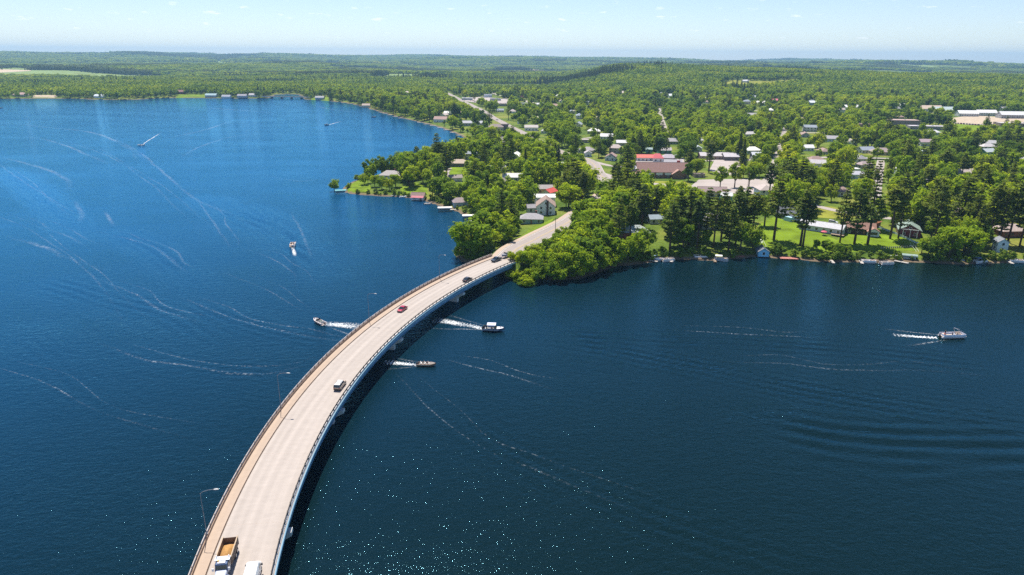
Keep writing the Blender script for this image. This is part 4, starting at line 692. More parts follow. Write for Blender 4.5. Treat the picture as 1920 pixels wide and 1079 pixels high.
# houses of the town behind: x,y pixel-survey points, length, width, wall height, turn, roof type, roof, wall, what it is
TOWN = [((-123.8,1728.0), 36, 20, 4.5, -8, 'hip', (.48, .36, .28), (.40, .32, .27), 'large tan hip roofed hall by the downtown street'), ((-95.4,1467.4), 22, 12, 4.5, 0, 'flat', (.72, .70, .68), PALE, 'white flat roofed shop in front of the tan hip roofed hall'),
 ((-55.9,1571.5), 18, 12, 6, 0, 'flat', (.62, .62, .66), WB, 'pale two storey shop block downtown'), ((-36.4,1455.0), 22, 12, 4, 0, 'flat', (.22, .22, .27), GREY_W, 'dark roofed downtown shop right of the pale block'), ((-18.7,1293.6), 24, 14, 4.5, 0, 'flat', (.50, .42, .42), (.5, .4, .38), 'pinkish flat roofed shop nearest the cross street'),
 ((14.9,1537.5), 18, 9, 4, 0, 'flat', (.30, .06, .10), (.32, .10, .12), 'dark red fronted shop at the right end of downtown'), ((20.8,1311.9), 20, 10, 4, 0, 'flat', (.50, .46, .48), WH, 'long white shop below the dark red fronted shop'), ((-113.8,2362.1), 30, 18, 5, 0, 'flat', WH, PALE, 'bright white roofed hall behind downtown trees'),
 ((127.8,1812.7), 16, 11, 6, 80, 'gable', (.42, .42, .46), WB, 'pale steep house above mid town trees'), ((95.4,1546.2), 12, 9, 5, 0, 'gable', (.7, .7, .7), WH, 'white gabled house left of the pale steep house'), ((56.5,1502.2), 14, 10, 4, 10, 'gable', GR, PALE, 'grey roofed house right of the shops'),
 ((73.5,1245.9), 16, 11, 4, 0, 'hip', (.34, .22, .18), CREAM, 'brown hip roofed house in mid town'), ((251.1,1627.4), 26, 14, 4, 0, 'hip', (.55, .46, .42), PALE, 'beige hip roofed building near the yellow tree'), ((429.7,2555.2), 18, 12, 5, 0, 'gable', (.17, .16, .19), (.25, .2, .2), 'dark roofed house on the wooded rise'),
 ((498.1,2514.0), 24, 10, 3.5, 0, 'gable', (.22, .20, .22), (.3, .25, .22), 'long dark roofed house in the wooded rise'), ((337.1,1593.1), 24, 14, 5, 0, 'flat', WH, WH, 'bright white flat roofed building right of the yellow tree'), ((343.3,1512.7), 22, 12, 5, 0, 'gable', (.70, .72, .76), WB, 'white gabled shed right of the bright flat roof'),
 ((381.1,1443.0), 20, 10, 4.5, 0, 'gable', (.74, .74, .74), WH, 'white roofed house left of the playing field'), ((470.4,1722.8), 20, 12, 4, 0, 'gable', (.62, .57, .54), CREAM, 'cream house before the playing field'), ((479.2,1946.4), 20, 12, 4.5, 0, 'hip', (.34, .20, .17), CREAM, 'red brown house under the pine hill'),
 ((629.0,1934.9), 18, 10, 4, 0, 'gable', (.58, .58, .62), WH, 'pale grey house at the edge of the playing field'), ((597.4,1689.2), 40, 14, 4, 0, 'flat', (.46, .36, .29), (.42, .30, .24), 'long tan school wing at the playing field'), ((645.1,1718.5), 22, 10, 4.5, 0, 'flat', WH, WH, 'white flat building right of the tan wing'),
 ((489.6,1471.5), 32, 10, 4, 0, 'gable', (.48, .50, .56), PALE, 'long blue grey roof below the playing field'), ((455.8,1307.2), 20, 12, 4.5, 0, 'gable', (.76, .74, .70), WH, 'white roofed building left of the pink roof'), ((506.9,1372.0), 16, 10, 4.5, 20, 'gable', (.62, .16, .22), WH, 'house with bright pink red roof in the far town'),
 ((493.2,1255.3), 12, 8, 5, 60, 'gable', WH, WH, 'white house right of the pink red roof'), ((551.3,1301.4), 18, 10, 5.5, 10, 'gable', (.66, .70, .76), WB, 'pale blue house in the right far town'), ((404.2,986.2), 14, 9, 3, 0, 'gable', (.40, .31, .25), CREAM, 'beige roofed house among right town trees'),
 ((585.9,1212.0), 34, 12, 4, 0, 'gable', (.74, .74, .74), WB, 'long white roofed building in the right far town'), ((819.1,1789.0), 30, 10, 4, 0, 'gable', (.62, .74, .80), WB, 'long pale blue roof before the dark pine wood'), ((677.4,1232.0), 22, 12, 5, 0, 'hip', WH, PALE, 'white hip roofed house in front of far right woods'),
 ((638.1,1180.4), 16, 10, 4, 10, 'gable', GR, GREY_W, 'grey house left of the white hip roof'), ((693.0,1173.2), 36, 18, 4.5, 0, 'gable', (.50, .40, .32), PALE, 'tan roofed store near the gravel yard'), ((695.5,1140.0), 34, 18, 4.5, 0, 'gable', (.42, .50, .52), GREY_W, 'blue grey roofed store left of the long white sheds'),
 ((695.8,1078.5), 28, 14, 4.6, -6, 'gable', WH, PALE, 'leftmost of the long white metal sheds'), ((732.7,1091.0), 28, 14, 4.6, -6, 'gable', (.66, .66, .66), PALE, 'middle one of the long white metal sheds'), ((739.3,1044.0), 34, 16, 5.2, -6, 'gable', (.62, .63, .64), GREY_W, 'rightmost of the long white metal sheds'),
 ((666.3,925.7), 50, 18, 4, -6, 'flat', (.52, .48, .47), (.34, .24, .22), 'wide flat roofed warehouse at the right edge'), ((512.0,930.6), 46, 22, 7, -10, 'flat', (.42, .31, .27), (.27, .21, .20), 'large brown flat roofed school behind pines'), ((521.3,882.2), 44, 16, 4, -8, 'flat', (.50, .47, .50), (.34, .3, .3), 'low grey flat roofed school wing right of the brown block'),
 ((452.9,905.3), 18, 12, 4, 0, 'flat', (.32, .22, .20), (.28, .19, .17), 'small brown flat building left of the school'), ((-72.8,1041.7), 16, 11, 6, 20, 'gable', (.48, .36, .30), WH, 'white house with tan roof left of the town road'), ((-100.4,976.8), 18, 12, 4, -10, 'gable', (.34, .22, .19), PALE, 'brown roofed house on the bay shore'),
 ((-53.1,916.5), 26, 9, 3.2, 0, 'gable', (.40, .40, .44), GREY_W, 'long grey roofed house by the bay'), ((-20.8,856.0), 18, 11, 4, 0, 'hip', (.24, .19, .18), CREAM, 'dark brown hip roofed house left of the road'), ((-10.4,863.1), 9, 7, 6, 0, 'flat', (.13, .11, .11), (.18, .14, .13), 'dark boxy house beside the brown hip roof'),
 ((13.0,943.8), 14, 10, 5, 70, 'gable', (.45, .42, .43), WH, 'white gabled house right of the town road'), ((35.3,961.3), 14, 9, 5, 100, 'gable', (.50, .44, .36), CREAM, 'cream gabled house right of the white roadside house'), ((22.3,852.1), 16, 9, 4, 0, 'gable', (.46, .42, .40), WH, 'white low house nearest the road in the mid distance'),
 ((-243.8,1616.7), 16, 11, 7, 80, 'gable', (.48, .40, .38), WH, 'tall white gabled house above the far right shore'), ((-375.0,1995.2), 26, 14, 4, 0, 'gable', (.72, .69, .66), CREAM, 'pale roofed building over the far shore woods'), ((-219.9,1769.2), 24, 14, 4, 0, 'gable', (.36, .36, .40), PALE, 'grey roofed building left of downtown'),
 ((-409.8,1499.5), 18, 11, 4, 0, 'gable', (.30, .30, .33), GREY_W, 'grey house on the far shore right of the low bridge'), ((-266.5,1279.7), 14, 10, 4, 0, 'gable', (.38, .30, .26), CREAM, 'cream house at the water of the far right shore'), ((-1051.0,1510.6), 26, 14, 4, 5, 'hip', (.42, .27, .25), CREAM, 'red brown roofed house by the far left beach'),
 ((-870.4,1489.7), 20, 12, 4, 0, 'gable', (.55, .60, .66), WB, 'pale blue house on the far left shore'), ((-840.6,1623.4), 22, 14, 5, 0, 'gable', (.22, .08, .09), (.22, .07, .08), 'dark red barn like house on the far shore'), ((-771.0,1631.6), 30, 14, 5, 0, 'gable', (.20, .09, .09), (.20, .06, .06), 'wide dark red house left of the far lawn'),
 ((-797.3,1707.7), 18, 12, 5, 0, 'gable', (.6, .6, .62), PALE, 'pale roof above the wide dark red house'), ((-662.3,1553.9), 24, 12, 4, 0, 'gable', (.30, .42, .46), GREY_W, 'slate roofed house on the far lawn'), ((-622.8,1537.2), 18, 12, 4, 0, 'gable', (.28, .30, .36), PALE, 'blue grey roofed house right of the slate roof'),
 ((-589.4,1540.8), 20, 12, 4, 0, 'gable', (.26, .25, .29), GREY_W, 'dark roofed house left of the far low bridge'), ((-574.4,1563.7), 16, 10, 4, 0, 'gable', (.42, .40, .43), WH, 'grey roofed house nearest the far low bridge'), ((284.4,673.2), 14, 9, 3, 0, 'gable', (.62, .62, .64), WH, 'white house by the hedge in mid town'),
 ((250.8,566.3), 12, 9, 3.6, -15, 'gable', (.46, .44, .46), WH, 'white gabled house with grey roof right of the big pines'), ((265.1,539.3), 13, 8, 3.4, -5, 'flat', (.80, .80, .78), PALE, 'house with bright white flat roof right of mid town'), ((256.9,511.5), 9, 7, 3.2, -10, 'gable', (.44, .44, .50), WB, 'pale house in front of the bright flat roof'),
 ((289.4,565.0), 11, 8, 3, 10, 'hip', (.34, .27, .28), CREAM, 'mauve hip roofed house right of the bright flat roof'), ((343.9,645.2), 18, 11, 3.2, -8, 'hip', (.32, .25, .26), CREAM, 'wide mauve roofed house left of the purple tree'), ((336.6,660.0), 14, 9, 3, 12, 'gable', (.27, .31, .38), PALE, 'slate blue roofed house left of the wide mauve roof'),
 ((423.3,713.7), 12, 9, 4, 0, 'gable', (.36, .27, .30), WH, 'white house with plum roof right of the purple tree'), ((379.6,643.2), 12, 8, 3, 15, 'gable', (.46, .54, .56), PALE, 'pale teal roofed house below the plum roof'), ((443.2,646.0), 13, 9, 3.4, 20, 'gable', (.40, .46, .50), TEAL, 'teal house in the right hand trees'),
 ((490.9,717.1), 16, 9, 3, -15, 'gable', (.40, .40, .43), PALE, 'grey roofed house above the teal right hand house'), ((303.7,533.0), 11, 7, 2.8, -10, 'gable', (.66, .66, .66), WH, 'white house in a small clearing right of the purple tree'), ((428.8,585.3), 12, 9, 4, 0, 'gable', (.6, .62, .66), WB, 'pale house at the right edge of the trees'),
 ((288.9,479.1), 12, 8, 3, 0, 'gable', (.34, .32, .38), PALE, 'grey roofed house sunk in the right hand woods'), ((217.7,708.0), 11, 8, 3.4, 0, 'gable', (.44, .48, .52), (.30, .44, .52), 'blue grey house behind the long grey building'), ((176.7,660.3), 9, 7, 3.6, 80, 'gable', (.40, .46, .50), WB, 'small blue white house left of the long grey building'),
 ((196.7,729.8), 10, 8, 3.4, 0, 'gable', (.50, .52, .56), WB, 'pale small house above the blue white house'), ((214.2,608.1), 8, 8, 4.5, 0, 'gable', (.52, .54, .60), WH, 'white house right of the grey wing'), ((64.3,752.1), 9, 7, 3, 30, 'gable', (.50, .60, .62), (.30, .5, .52), 'small teal house left of the beige flat roof')]
for i, (p, L_, W_, hh, rt, ty, rc, wc, lab) in enumerate(TOWN):
    house('town_house' if ty != 'flat' else 'town_building', p, L_, W_, hh, rt, ty, rc, wc, 0, lab, 'the ' + lab if len(lab.split()) < 7 else None, group='buildings of the town')

# far low bridge over the inlet
fb = empty('low_bridge', 0, 0, 0, 0, 'low flat bridge over the inlet on the far shore', 'bridge')
A, B = np.array((-536.0,1547.9)), np.array((-452.0,1536.2)); md = (A + B) / 2; ln = np.hypot(*(B - A)) + 30; an = math.atan2(*(B - A)[::-1])
MB().box((md[0], md[1], 3.4), (ln, 10, 1.0), an).build('deck', CONC, fb)
for s in (-1, 1): MB().box((md[0] - math.sin(an) * s * 4.9, md[1] + math.cos(an) * s * 4.9, 4.4), (ln, .25, .9), an).build('railing', CONC, fb)
for k in (-.33, -.11, .11, .33): MB().box((md[0] + math.cos(an) * ln * k * .9, md[1] + math.sin(an) * ln * k * .9, .9), (1.6, 9, 3.9), an).build('pier', mat('pier_dark', (.16, .15, .14), .9), fb)

# ---------------------------------------------------------------- people (tiny in the boats)
def person_mesh(seated):
    if seated: J = [((0, 0, .45), .15), ((0, 0, .72), .145), ((0, 0, .95), .15), ((0, 0, 1.07), .06), ((.01, 0, 1.2), .10), ((.02, 0, 1.3), .085),
                    ((.05, .11, .44), .09), ((.42, .13, .46), .07), ((.46, .13, .06), .05), ((.6, .13, .03), .045), ((.05, -.11, .44), .09), ((.42, -.13, .46), .07), ((.46, -.13, .06), .05), ((.6, -.13, .03), .045),
                    ((0, .21, .96), .06), ((.1, .27, .70), .048), ((.34, .2, .62), .038), ((.42, .18, .62), .035), ((0, -.21, .96), .06), ((.1, -.27, .70), .048), ((.34, -.2, .62), .038), ((.42, -.18, .62), .035)]
    else: J = [((0, 0, .92), .15), ((0, 0, 1.18), .14), ((0, 0, 1.42), .15), ((0, 0, 1.53), .06), ((.01, 0, 1.65), .10), ((.02, 0, 1.75), .085),
               ((0, .1, .86), .09), ((.03, .12, .48), .07), ((0, .12, .08), .05), ((.14, .12, .04), .045), ((0, -.1, .86), .09), ((.03, -.12, .48), .07), ((0, -.12, .08), .05), ((.14, -.12, .04), .045),
               ((0, .21, 1.43), .06), ((.05, .27, 1.15), .048), ((.25, .22, 1.05), .038), ((.33, .2, 1.06), .035), ((0, -.21, 1.43), .06), ((.05, -.27, 1.15), .048), ((.25, -.22, 1.05), .038), ((.33, -.2, 1.06), .035)]
    E = [(0, 1), (1, 2), (2, 3), (3, 4), (4, 5), (0, 6), (6, 7), (7, 8), (8, 9), (0, 10), (10, 11), (11, 12), (12, 13), (2, 14), (14, 15), (15, 16), (16, 17), (2, 18), (18, 19), (19, 20), (20, 21)]
    me = bpy.data.meshes.new('body'); me.from_pydata([j[0] for j in J], E, []); ob = bpy.data.objects.new('body', me); col.objects.link(ob)
    md_ = ob.modifiers.new('skin', 'SKIN'); sk = me.skin_vertices[0].data
    for i, j in enumerate(J): sk[i].radius = (j[1], j[1])
    sk[0].use_root = True; s2 = ob.modifiers.new('sub', 'SUBSURF'); s2.levels = 1; s2.render_levels = 1
    dg = bpy.context.evaluated_depsgraph_get(); out = bpy.data.meshes.new_from_object(ob.evaluated_get(dg)); bpy.data.objects.remove(ob); out.shade_smooth()
    out.materials.clear()
    for _ in range(3): out.materials.append(MAT['skin'])
    zt, zb = (1.04, .55) if seated else (1.5, .98)
    for p in out.polygons:
        c = p.center; p.material_index = 1 if zb < c.z < zt and (abs(c.y) < .25) and c.x < .2 else (2 if c.z <= zb and c.z > (.1 if seated else .42) and abs(c.y) < .2 else 0)
    return out
mat('skin', (.50, .30, .21), .6, .05); SIT = person_mesh(True); STAND = person_mesh(False)
def hair_mesh(z): 
    mb = MB(); rings = []
    for k, (r, dz) in enumerate(((.108, 0), (.112, .05), (.09, .10), (.03, .125))): rings.append([(-.01 + r * math.cos(a * math.pi / 4), r * math.sin(a * math.pi / 4), z + dz) for a in range(8)])
    return mb.loft(rings).mesh('hair', mat('hair', (.05, .03, .02), .7), True)
HAIR = {True: hair_mesh(1.22), False: hair_mesh(1.67)}
def person(x, y, z, rz, shirt, trousers, label, seated=True):
    t = empty('person', x, y, z, rz, label, 'person'); b = part('body', SIT if seated else STAND, t)
    for i, c in ((1, shirt), (2, trousers)): b.material_slots[i].link = 'OBJECT'; b.material_slots[i].material = mat('cloth_%d_%d_%d' % tuple(int(k * 99) for k in c), c, .8)
    part('hair', HAIR[seated], t); return t

# ---------------------------------------------------------------- boats
def hull_mesh(L, B, D, bow=.38, m=None):
    secs = []
    for k in range(13):
        u = k / 12; x = -L / 2 + L * u; b = B / 2 * (1 if u < 1 - bow else max(.03, 1 - ((u - 1 + bow) / bow) ** 2.2)); kz = -.18 + .5 * D * max(0, (u - .72) / .28) ** 2; sh = D * (.78 + .3 * u * u); g = min(.22, b * .5)
        fl = kz + .25 * (sh - kz) if u < .8 else sh - .1
        secs.append([(x, 0, kz), (x, b * .72, kz + .12), (x, b, sh), (x, b - g, sh + .02), (x, max(.01, b - g - .04), fl), (x, -max(.01, b - g - .04), fl), (x, -b + g, sh + .02), (x, -b, sh), (x, -b * .72, kz + .12)])
    return MB().loft(secs).mesh('hull', m)
def boat(name, p, hd, L, B, D, hullc, label, deckc=(.7, .7, .68), motor=True, shield=False, seats=2, canopy=None, tower=False, trim=None, z=.12, cat='boat', group=None):
    t = empty(name, p[0], p[1], z, hd, label, cat, group)
    part('hull', hull_mesh(L, B, D, m=mat('hull_%d_%d_%d' % tuple(int(k * 99) for k in hullc), hullc, .3, .05, coat=.4)), t)
    fd = D * .42
    MB().box((-.08 * L, 0, fd), (L * .66, B * .66, .05)).build('floor', mat('boat_floor_%d' % int(deckc[0] * 99), deckc, .7), t)
    MB().add([(L * .14, -B * .40, D * .93), (L * .14, B * .40, D * .93), (L * .30, B * .34, D), (L * .44, B * .14, D * 1.06), (L * .44, -B * .14, D * 1.06), (L * .30, -B * .34, D)], [(0, 5, 4, 3, 2, 1)]).build('foredeck', mat('boat_deck_%d' % int(deckc[0] * 99), deckc, .5), t)
    for k in range(seats): MB().box((-L * .30 + k * L * .2, 0, fd + .22), (.45, B * .55, .36)).box((-L * .30 + k * L * .2 - .2, 0, fd + .52), (.1, B * .55, .4)).build('seat', mat('seat_white', (.6, .58, .55), .6), t)
    if motor: MB().box((-L / 2 - .22, 0, D * .75), (.42, .38, .62), 0, 0, .75).box((-L / 2 - .2, 0, .1), (.18, .14, .9)).build('outboard_motor', DARKM, t)
    if shield: MB().add([(L * .14, -B * .38, D * .95), (L * .14, B * .38, D * .95), (L * .07, B * .34, D + .5), (L * .07, -B * .34, D + .5), (-L * .02, -B * .42, D), (-L * .02, B * .42, D)], [(0, 1, 2, 3), (0, 3, 4), (1, 5, 2)]).build('windscreen', GLASS, t)
    if trim: 
        for s in (-1, 1): MB().box((-L * .12, s * (B / 2 + .015), D * .55), (L * .7, .03, .12)).build('stripe', mat('trim_%d_%d' % (int(trim[0] * 99), int(trim[2] * 99)), trim, .4), t)
    if canopy:
        for sx in (-.25, .05):
            for s in (-1, 1): MB().tube([(L * sx, s * B * .42, D), (L * sx, s * B * .42, D + 1.25)], .03, 5).build('canopy_pole', ALU, t)
        MB().loft([[(L * sx, y_ * B, D + 1.25 + zz) for y_, zz in ((-.5, 0), (-.3, .15), (.3, .15), (.5, 0), (.3, .11), (-.3, .11))] for sx in (-.3, .1)]).build('canopy', mat('canopy_%d_%d' % (int(canopy[0] * 99), int(canopy[2] * 99)), canopy, .7), t)
    if tower: MB().tube([(0, -B * .45, D), (-.3, -B * .38, D + 1.5), (-.3, B * .38, D + 1.5), (0, B * .45, D)], .045, 6).build('tow_tower', ALU, t)
    return t
def pontoon(name, p, hd, L, B, label, canopy=None, frame=False, z=.05, fence=(.7, .7, .7), group=None):
    t = empty(name, p[0], p[1], z, hd, label, 'pontoon boat', group)
    for s in (-1, 1): MB().tube([(-L / 2, s * B * .36, .1), (L * .4, s * B * .36, .1), (L * .5, s * B * .36, .3)], [.3, .3, .06], 10).build('float', ALU, t, True)
    MB().box((0, 0, .5), (L * .94, B, .12)).build('deck', mat('pontoon_deck', (.50, .42, .36), .8), t)
    fm = mat('fence_%d_%d' % (int(fence[0] * 99), int(fence[2] * 99)), fence, .5)
    for s in (-1, 1): MB().box((0, s * (B / 2 - .05), .92), (L * .88, .05, .7)).build('side_panel', fm, t)
    MB().box((L * .44, 0, .92), (.05, B - .2, .7)).build('front_panel', fm, t); MB().box((-L * .44, -B * .2, .92), (.05, B * .5, .7)).build('rear_panel', fm, t)
    sm = mat('bench', (.55, .45, .38), .7)
    MB().box((L * .3, B * .3, .78), (L * .2, .55, .42)).box((L * .3, B * .43, 1.1), (L * .2, .14, .4)).build('bench', sm, t); MB().box((L * .3, -B * .3, .78), (L * .2, .55, .42)).build('bench', sm, t); MB().box((-L * .32, B * .25, .78), (.7, B * .4, .42)).build('bench', sm, t)
    MB().box((0, -B * .28, .95), (.6, .55, .8), 0, 0, .8).build('helm', WHITE, t); MB().box((-L / 2 - .1, 0, .6), (.42, .38, .7)).build('outboard_motor', DARKM, t)
    if canopy:
        for sx in (-.38, .02):
            for s in (-1, 1): MB().tube([(L * sx, s * B * .46, 1.2), (L * sx, s * B * .46, 2.35)], .03, 5).build('canopy_pole', ALU, t)
        MB().loft([[(L * sx, y_ * B, 2.35 + zz) for y_, zz in ((-.52, 0), (-.3, .14), (.3, .14), (.52, 0), (.3, .1), (-.3, .1))] for sx in (-.42, .06)]).build('canopy', mat('canopy_%d_%d' % (int(canopy[0] * 99), int(canopy[2] * 99)), canopy, .7), t)
    if frame: MB().tube([(L * .18, -B * .45, 1.2), (L * .1, -B * .4, 2.9), (L * .1, B * .4, 2.9), (L * .18, B * .45, 1.2)], .05, 6).tube([(L * .1, -B * .4, 2.9), (L * .34, -B * .42, 2.2), (L * .36, -B * .45, 1.2)], .05, 6).tube([(L * .1, B * .4, 2.9), (L * .34, B * .42, 2.2), (L * .36, B * .45, 1.2)], .05, 6).build('tow_frame', ALU, t)
    return t
def on(t, x, y, z=0.0):
    M = Matrix.Translation(t.location) @ Matrix.Rotation(t.rotation_euler.z, 4, 'Z'); return M @ Vector((x, y, z))
def crew(t, spots, base):
    for x, y, sh, tr_, lab, seated in spots:
        q = on(t, x, y, base); person(q.x, q.y, q.z, t.rotation_euler.z, sh, tr_, lab, seated)
NAVY = (.03, .05, .12); ORG = (.75, .12, .05); WSH = (.75, .75, .75); BLK = (.03, .03, .03); GRN = (.12, .42, .25)
hd = math.atan2(*(np.array((-70.4,224.1)) - np.array((-65.1,219.1)))[::-1])
b = boat('speedboat', (-67.0,220.9), hd, 6.4, 2.3, .85, (.66, .58, .56), 'pale speedboat with dark red stripe heading left of the bridge', (.72, .66, .62), True, True, 2, trim=(.14, .03, .035), z=.25, group='boats under way')
crew(b, [(1.9, .4, (.1, .25, .5), BLK, 'person in blue at the bow of the speedboat', True), (1.8, -.35, WSH, NAVY, 'person in white at the bow of the speedboat', True), (-1.7, .1, GRN, (.3, .25, .2), 'person in green at the stern of the speedboat', True)], .2)
hd = math.atan2(*(np.array((-3.0,216.2)) - np.array((-9.4,216.6)))[::-1])
b = boat('blue_runabout', (-6.1,215.0), hd, 7.4, 2.6, .95, (.06, .09, .16), 'blue and white runabout with canopy and tube right of the bridge', (.70, .70, .72), True, True, 2, canopy=(.62, .64, .78), trim=(.75, .75, .76), z=.25, group='boats under way')
tor = MB(); rings = [[((.62 + .24 * math.cos(j * math.pi / 4)) * math.cos(i * math.pi / 6), (.62 + .24 * math.cos(j * math.pi / 4)) * math.sin(i * math.pi / 6), .24 * math.sin(j * math.pi / 4)) for j in range(8)] for i in range(13)]
tor.loft(rings, False); tube_me = tor.mesh('tow_tube', RUBBER, True); q = on(b, -2.9, -.4, 1.05); tt = bpy.data.objects.new('tow_tube', tube_me); col.objects.link(tt); tt.location = q; tt.rotation_euler = (R(65), 0, hd); tag(tt, 'black tow tube strapped upright at the stern of the blue runabout', 'tow tube')
crew(b, [(-.6, -.5, ORG, NAVY, 'person in orange vest in the blue runabout', True), (.1, .5, NAVY, BLK, 'person in navy driving the blue runabout', True), (2.2, 0, (.2, .3, .6), NAVY, 'person in blue at the bow of the runabout', True)], .3)
hd = math.atan2(*(np.array((-22.6,187.8)) - np.array((-28.6,188.1)))[::-1])
b = boat('fishing_boat', (-25.5,187.1), hd, 5.6, 2.1, .7, (.20, .13, .09), 'brown and cream fishing boat just right of the bridge', (.20, .17, .15), True, False, 3, trim=(.66, .58, .44), z=.15, group='boats under way')
crew(b, [(-.9, .2, BLK, NAVY, 'person in black steering the fishing boat', True), (.3, -.2, (.35, .08, .05), BLK, 'person in rust red in the middle of the fishing boat', True)], .2)
hd = math.atan2(*(np.array((153.2,213.1)) - np.array((143.5,212.4)))[::-1])
b = pontoon('tour_pontoon', (147.4,211.6), hd, 8.6, 2.7, 'white pontoon boat with tall tow frame speeding at right', None, True, .2, (.62, .66, .78), 'boats under way')
crew(b, [(-3.0, -.3, (.65, .04, .06), BLK, 'person in red at the back of the speeding pontoon', True), (-2.2, .6, BLK, BLK, 'person in black standing at the pontoon stern', False), (-.6, -.6, BLK, NAVY, 'person in dark clothes at the pontoon helm', True), (1.2, -.7, (.1, .12, .1), BLK, 'person in dark green at the front of the pontoon', True)], .56)
b = pontoon('white_pontoon', (-107.2,322.4), R(100), 6.4, 2.6, 'small white pontoon boat alone in the left water', None, False, .1, (.8, .76, .76), 'boats under way')
crew(b, [(-.6, -.5, (.35, .15, .15), BLK, 'person in maroon at the helm of the white pontoon', True), (.2, .6, BLK, NAVY, 'person in black beside the helm of the white pontoon', True)], .56)
boat('far_speedboat', (-381.9,709.8), R(215), 7, 2.6, 1.0, (.75, .75, .76), 'white speedboat far out in the left bay', (.3, .3, .32), True, True, 2, z=.25, group='boats under way')
boat('far_dark_boat', (-251.0,939.6), R(200), 6, 2.4, 1.0, (.08, .09, .12), 'dark motorboat in the back of the bay', (.2, .2, .22), True, True, 2, canopy=(.12, .13, .18), z=.2, group='boats under way')
boat('far_moored_boat', (-212.9,1072.2), R(10), 7, 2.6, 1.0, (.06, .06, .08), 'dark boat close to the far right shore', (.4, .4, .4), True, True, 2, z=.15)
boat('edge_rowing_boat', (-881.9,1211.3), R(5), 7, 2.4, .9, (.05, .05, .06), 'dark boat at the left edge before the far shore', (.2, .2, .2), False, False, 2, z=.15)
# moored boats, lifts and docks
MOOR = [('moored_boat', (66.1,301.7), -30, (.62, .70, .85), (.35, .52, .85), 'blue covered pontoon moored below the grey green roofed house'), ('moored_boat', (87.5,305.7), 5, (.70, .70, .74), None, 'white pontoon at the dock under the lakeside pines'),
        ('moored_boat', (71.2,300.1), 20, (.60, .60, .62), None, 'grey pontoon right of the blue covered pontoon'), ('moored_boat', (96.0,301.5), -15, (.30, .34, .42), (.66, .66, .66), 'pontoon with pale canopy left of the blue boathouse'), ('moored_boat', (169.7,297.1), 10, (.66, .62, .58), None, 'tan sided pontoon before the white sea wall'), ('moored_boat', (214.5,300.6), 15, (.62, .64, .68), (.15, .22, .35), 'navy canopied pontoon left of the tall white boathouse'), ('moored_boat', (231.8,301.8), -10, (.68, .68, .70), None, 'white pontoon at the right edge of the shore'),
        ('moored_boat', (162.7,299.5), -8, (.75, .75, .76), None, 'white boat moored below the brown cabin lawn'), ('moored_boat', (205.0,303.0), -12, (.32, .36, .46), None, 'grey blue boat moored at the shady right shore'), ('moored_boat', (226.9,307.0), -20, (.42, .46, .54), None, 'pale boat below the tall white boathouse'), ('moored_boat', (-22.1,369.3), 40, (.62, .46, .46), (.74, .72, .72), 'pontoon with white canopy and maroon sides on left shore')]
for nm, p, rt, fc, cn, lab in MOOR: pontoon('moored_pontoon', p, R(rt), 6.6, 2.5, lab, cn, False, .08, fc, 'boats moored along the shore')
boat('moored_runabout', (-72.2,445.8), R(20), 5, 2.0, .8, (.70, .72, .75), 'white runabout at the dock left of the red awning boathouse', z=.1, group='boats moored along the shore')
boat('moored_skiff', (-53.4,423.9), R(10), 4.6, 1.9, .7, (.66, .62, .60), 'pale skiff right of the red awning boathouse', (.45, .34, .3), z=.1, group='boats moored along the shore')
boat('white_cruiser', (-114.9,514.6), R(185), 8.0, 2.8, 1.3, (.80, .80, .82), 'white cabin boat behind the peninsula tip', (.72, .72, .74), False, True, 1, z=.2, group='boats moored along the shore')
def lift(p, rz, L, B, c, side, label):
    t = empty('boat_lift', p[0], p[1], -.6, rz, label, 'boat lift', 'canopied boat lifts')
    for sx in (-1, 1):
        for s in (-1, 1): MB().box((sx * L * .36, s * B * .46, 1.3), (.12, .12, 3.6)).build('post', ALU, t)
    for s in (-1, 1): MB().box((0, s * B * .46, 1.0), (L * .8, .1, .12)).build('beam', ALU, t)
    MB().loft([[(sx * L / 2, y_ * B, 3.0 + zz) for y_, zz in ((-.55, -.55), (-.55, 0), (-.3, .3), (.3, .3), (.55, 0), (.55, -.55), (.5, -.55), (.5, -.04), (.28, .22), (-.28, .22), (-.5, -.04), (-.5, -.55))] for sx in (-1, 1)]).build('canopy', mat('lift_%d_%d' % (int(c[0] * 99), int(c[2] * 99)), c, .7), t)
    boat('lifted_boat', p, rz, L * .8, B * .75, .8, side, 'boat hanging inside ' + label.replace('boat lift', 'lift'), (.2, .2, .22), True, False, 2, z=.75, group='boats stored in lifts')
lift((-116.1,457.5), R(14), 7.5, 3.2, (.10, .34, .36), (.25, .28, .3), 'teal canopied boat lift at the peninsula tip')
lift((-40.7,403.8), R(8), 8.5, 3.0, (.70, .68, .64), (.16, .20, .21), 'white canopied boat lift before the grey hip roofed boathouse')
lift((-24.7,382.8), R(8), 8.0, 3.0, (.74, .72, .68), (.10, .16, .22), 'white canopied boat lift nearest the bridge trees')
lift((-82.9,577.6), R(6), 8, 3, (.76, .76, .76), (.3, .3, .3), 'white canopied boat lift behind the peninsula')
PLK = {}
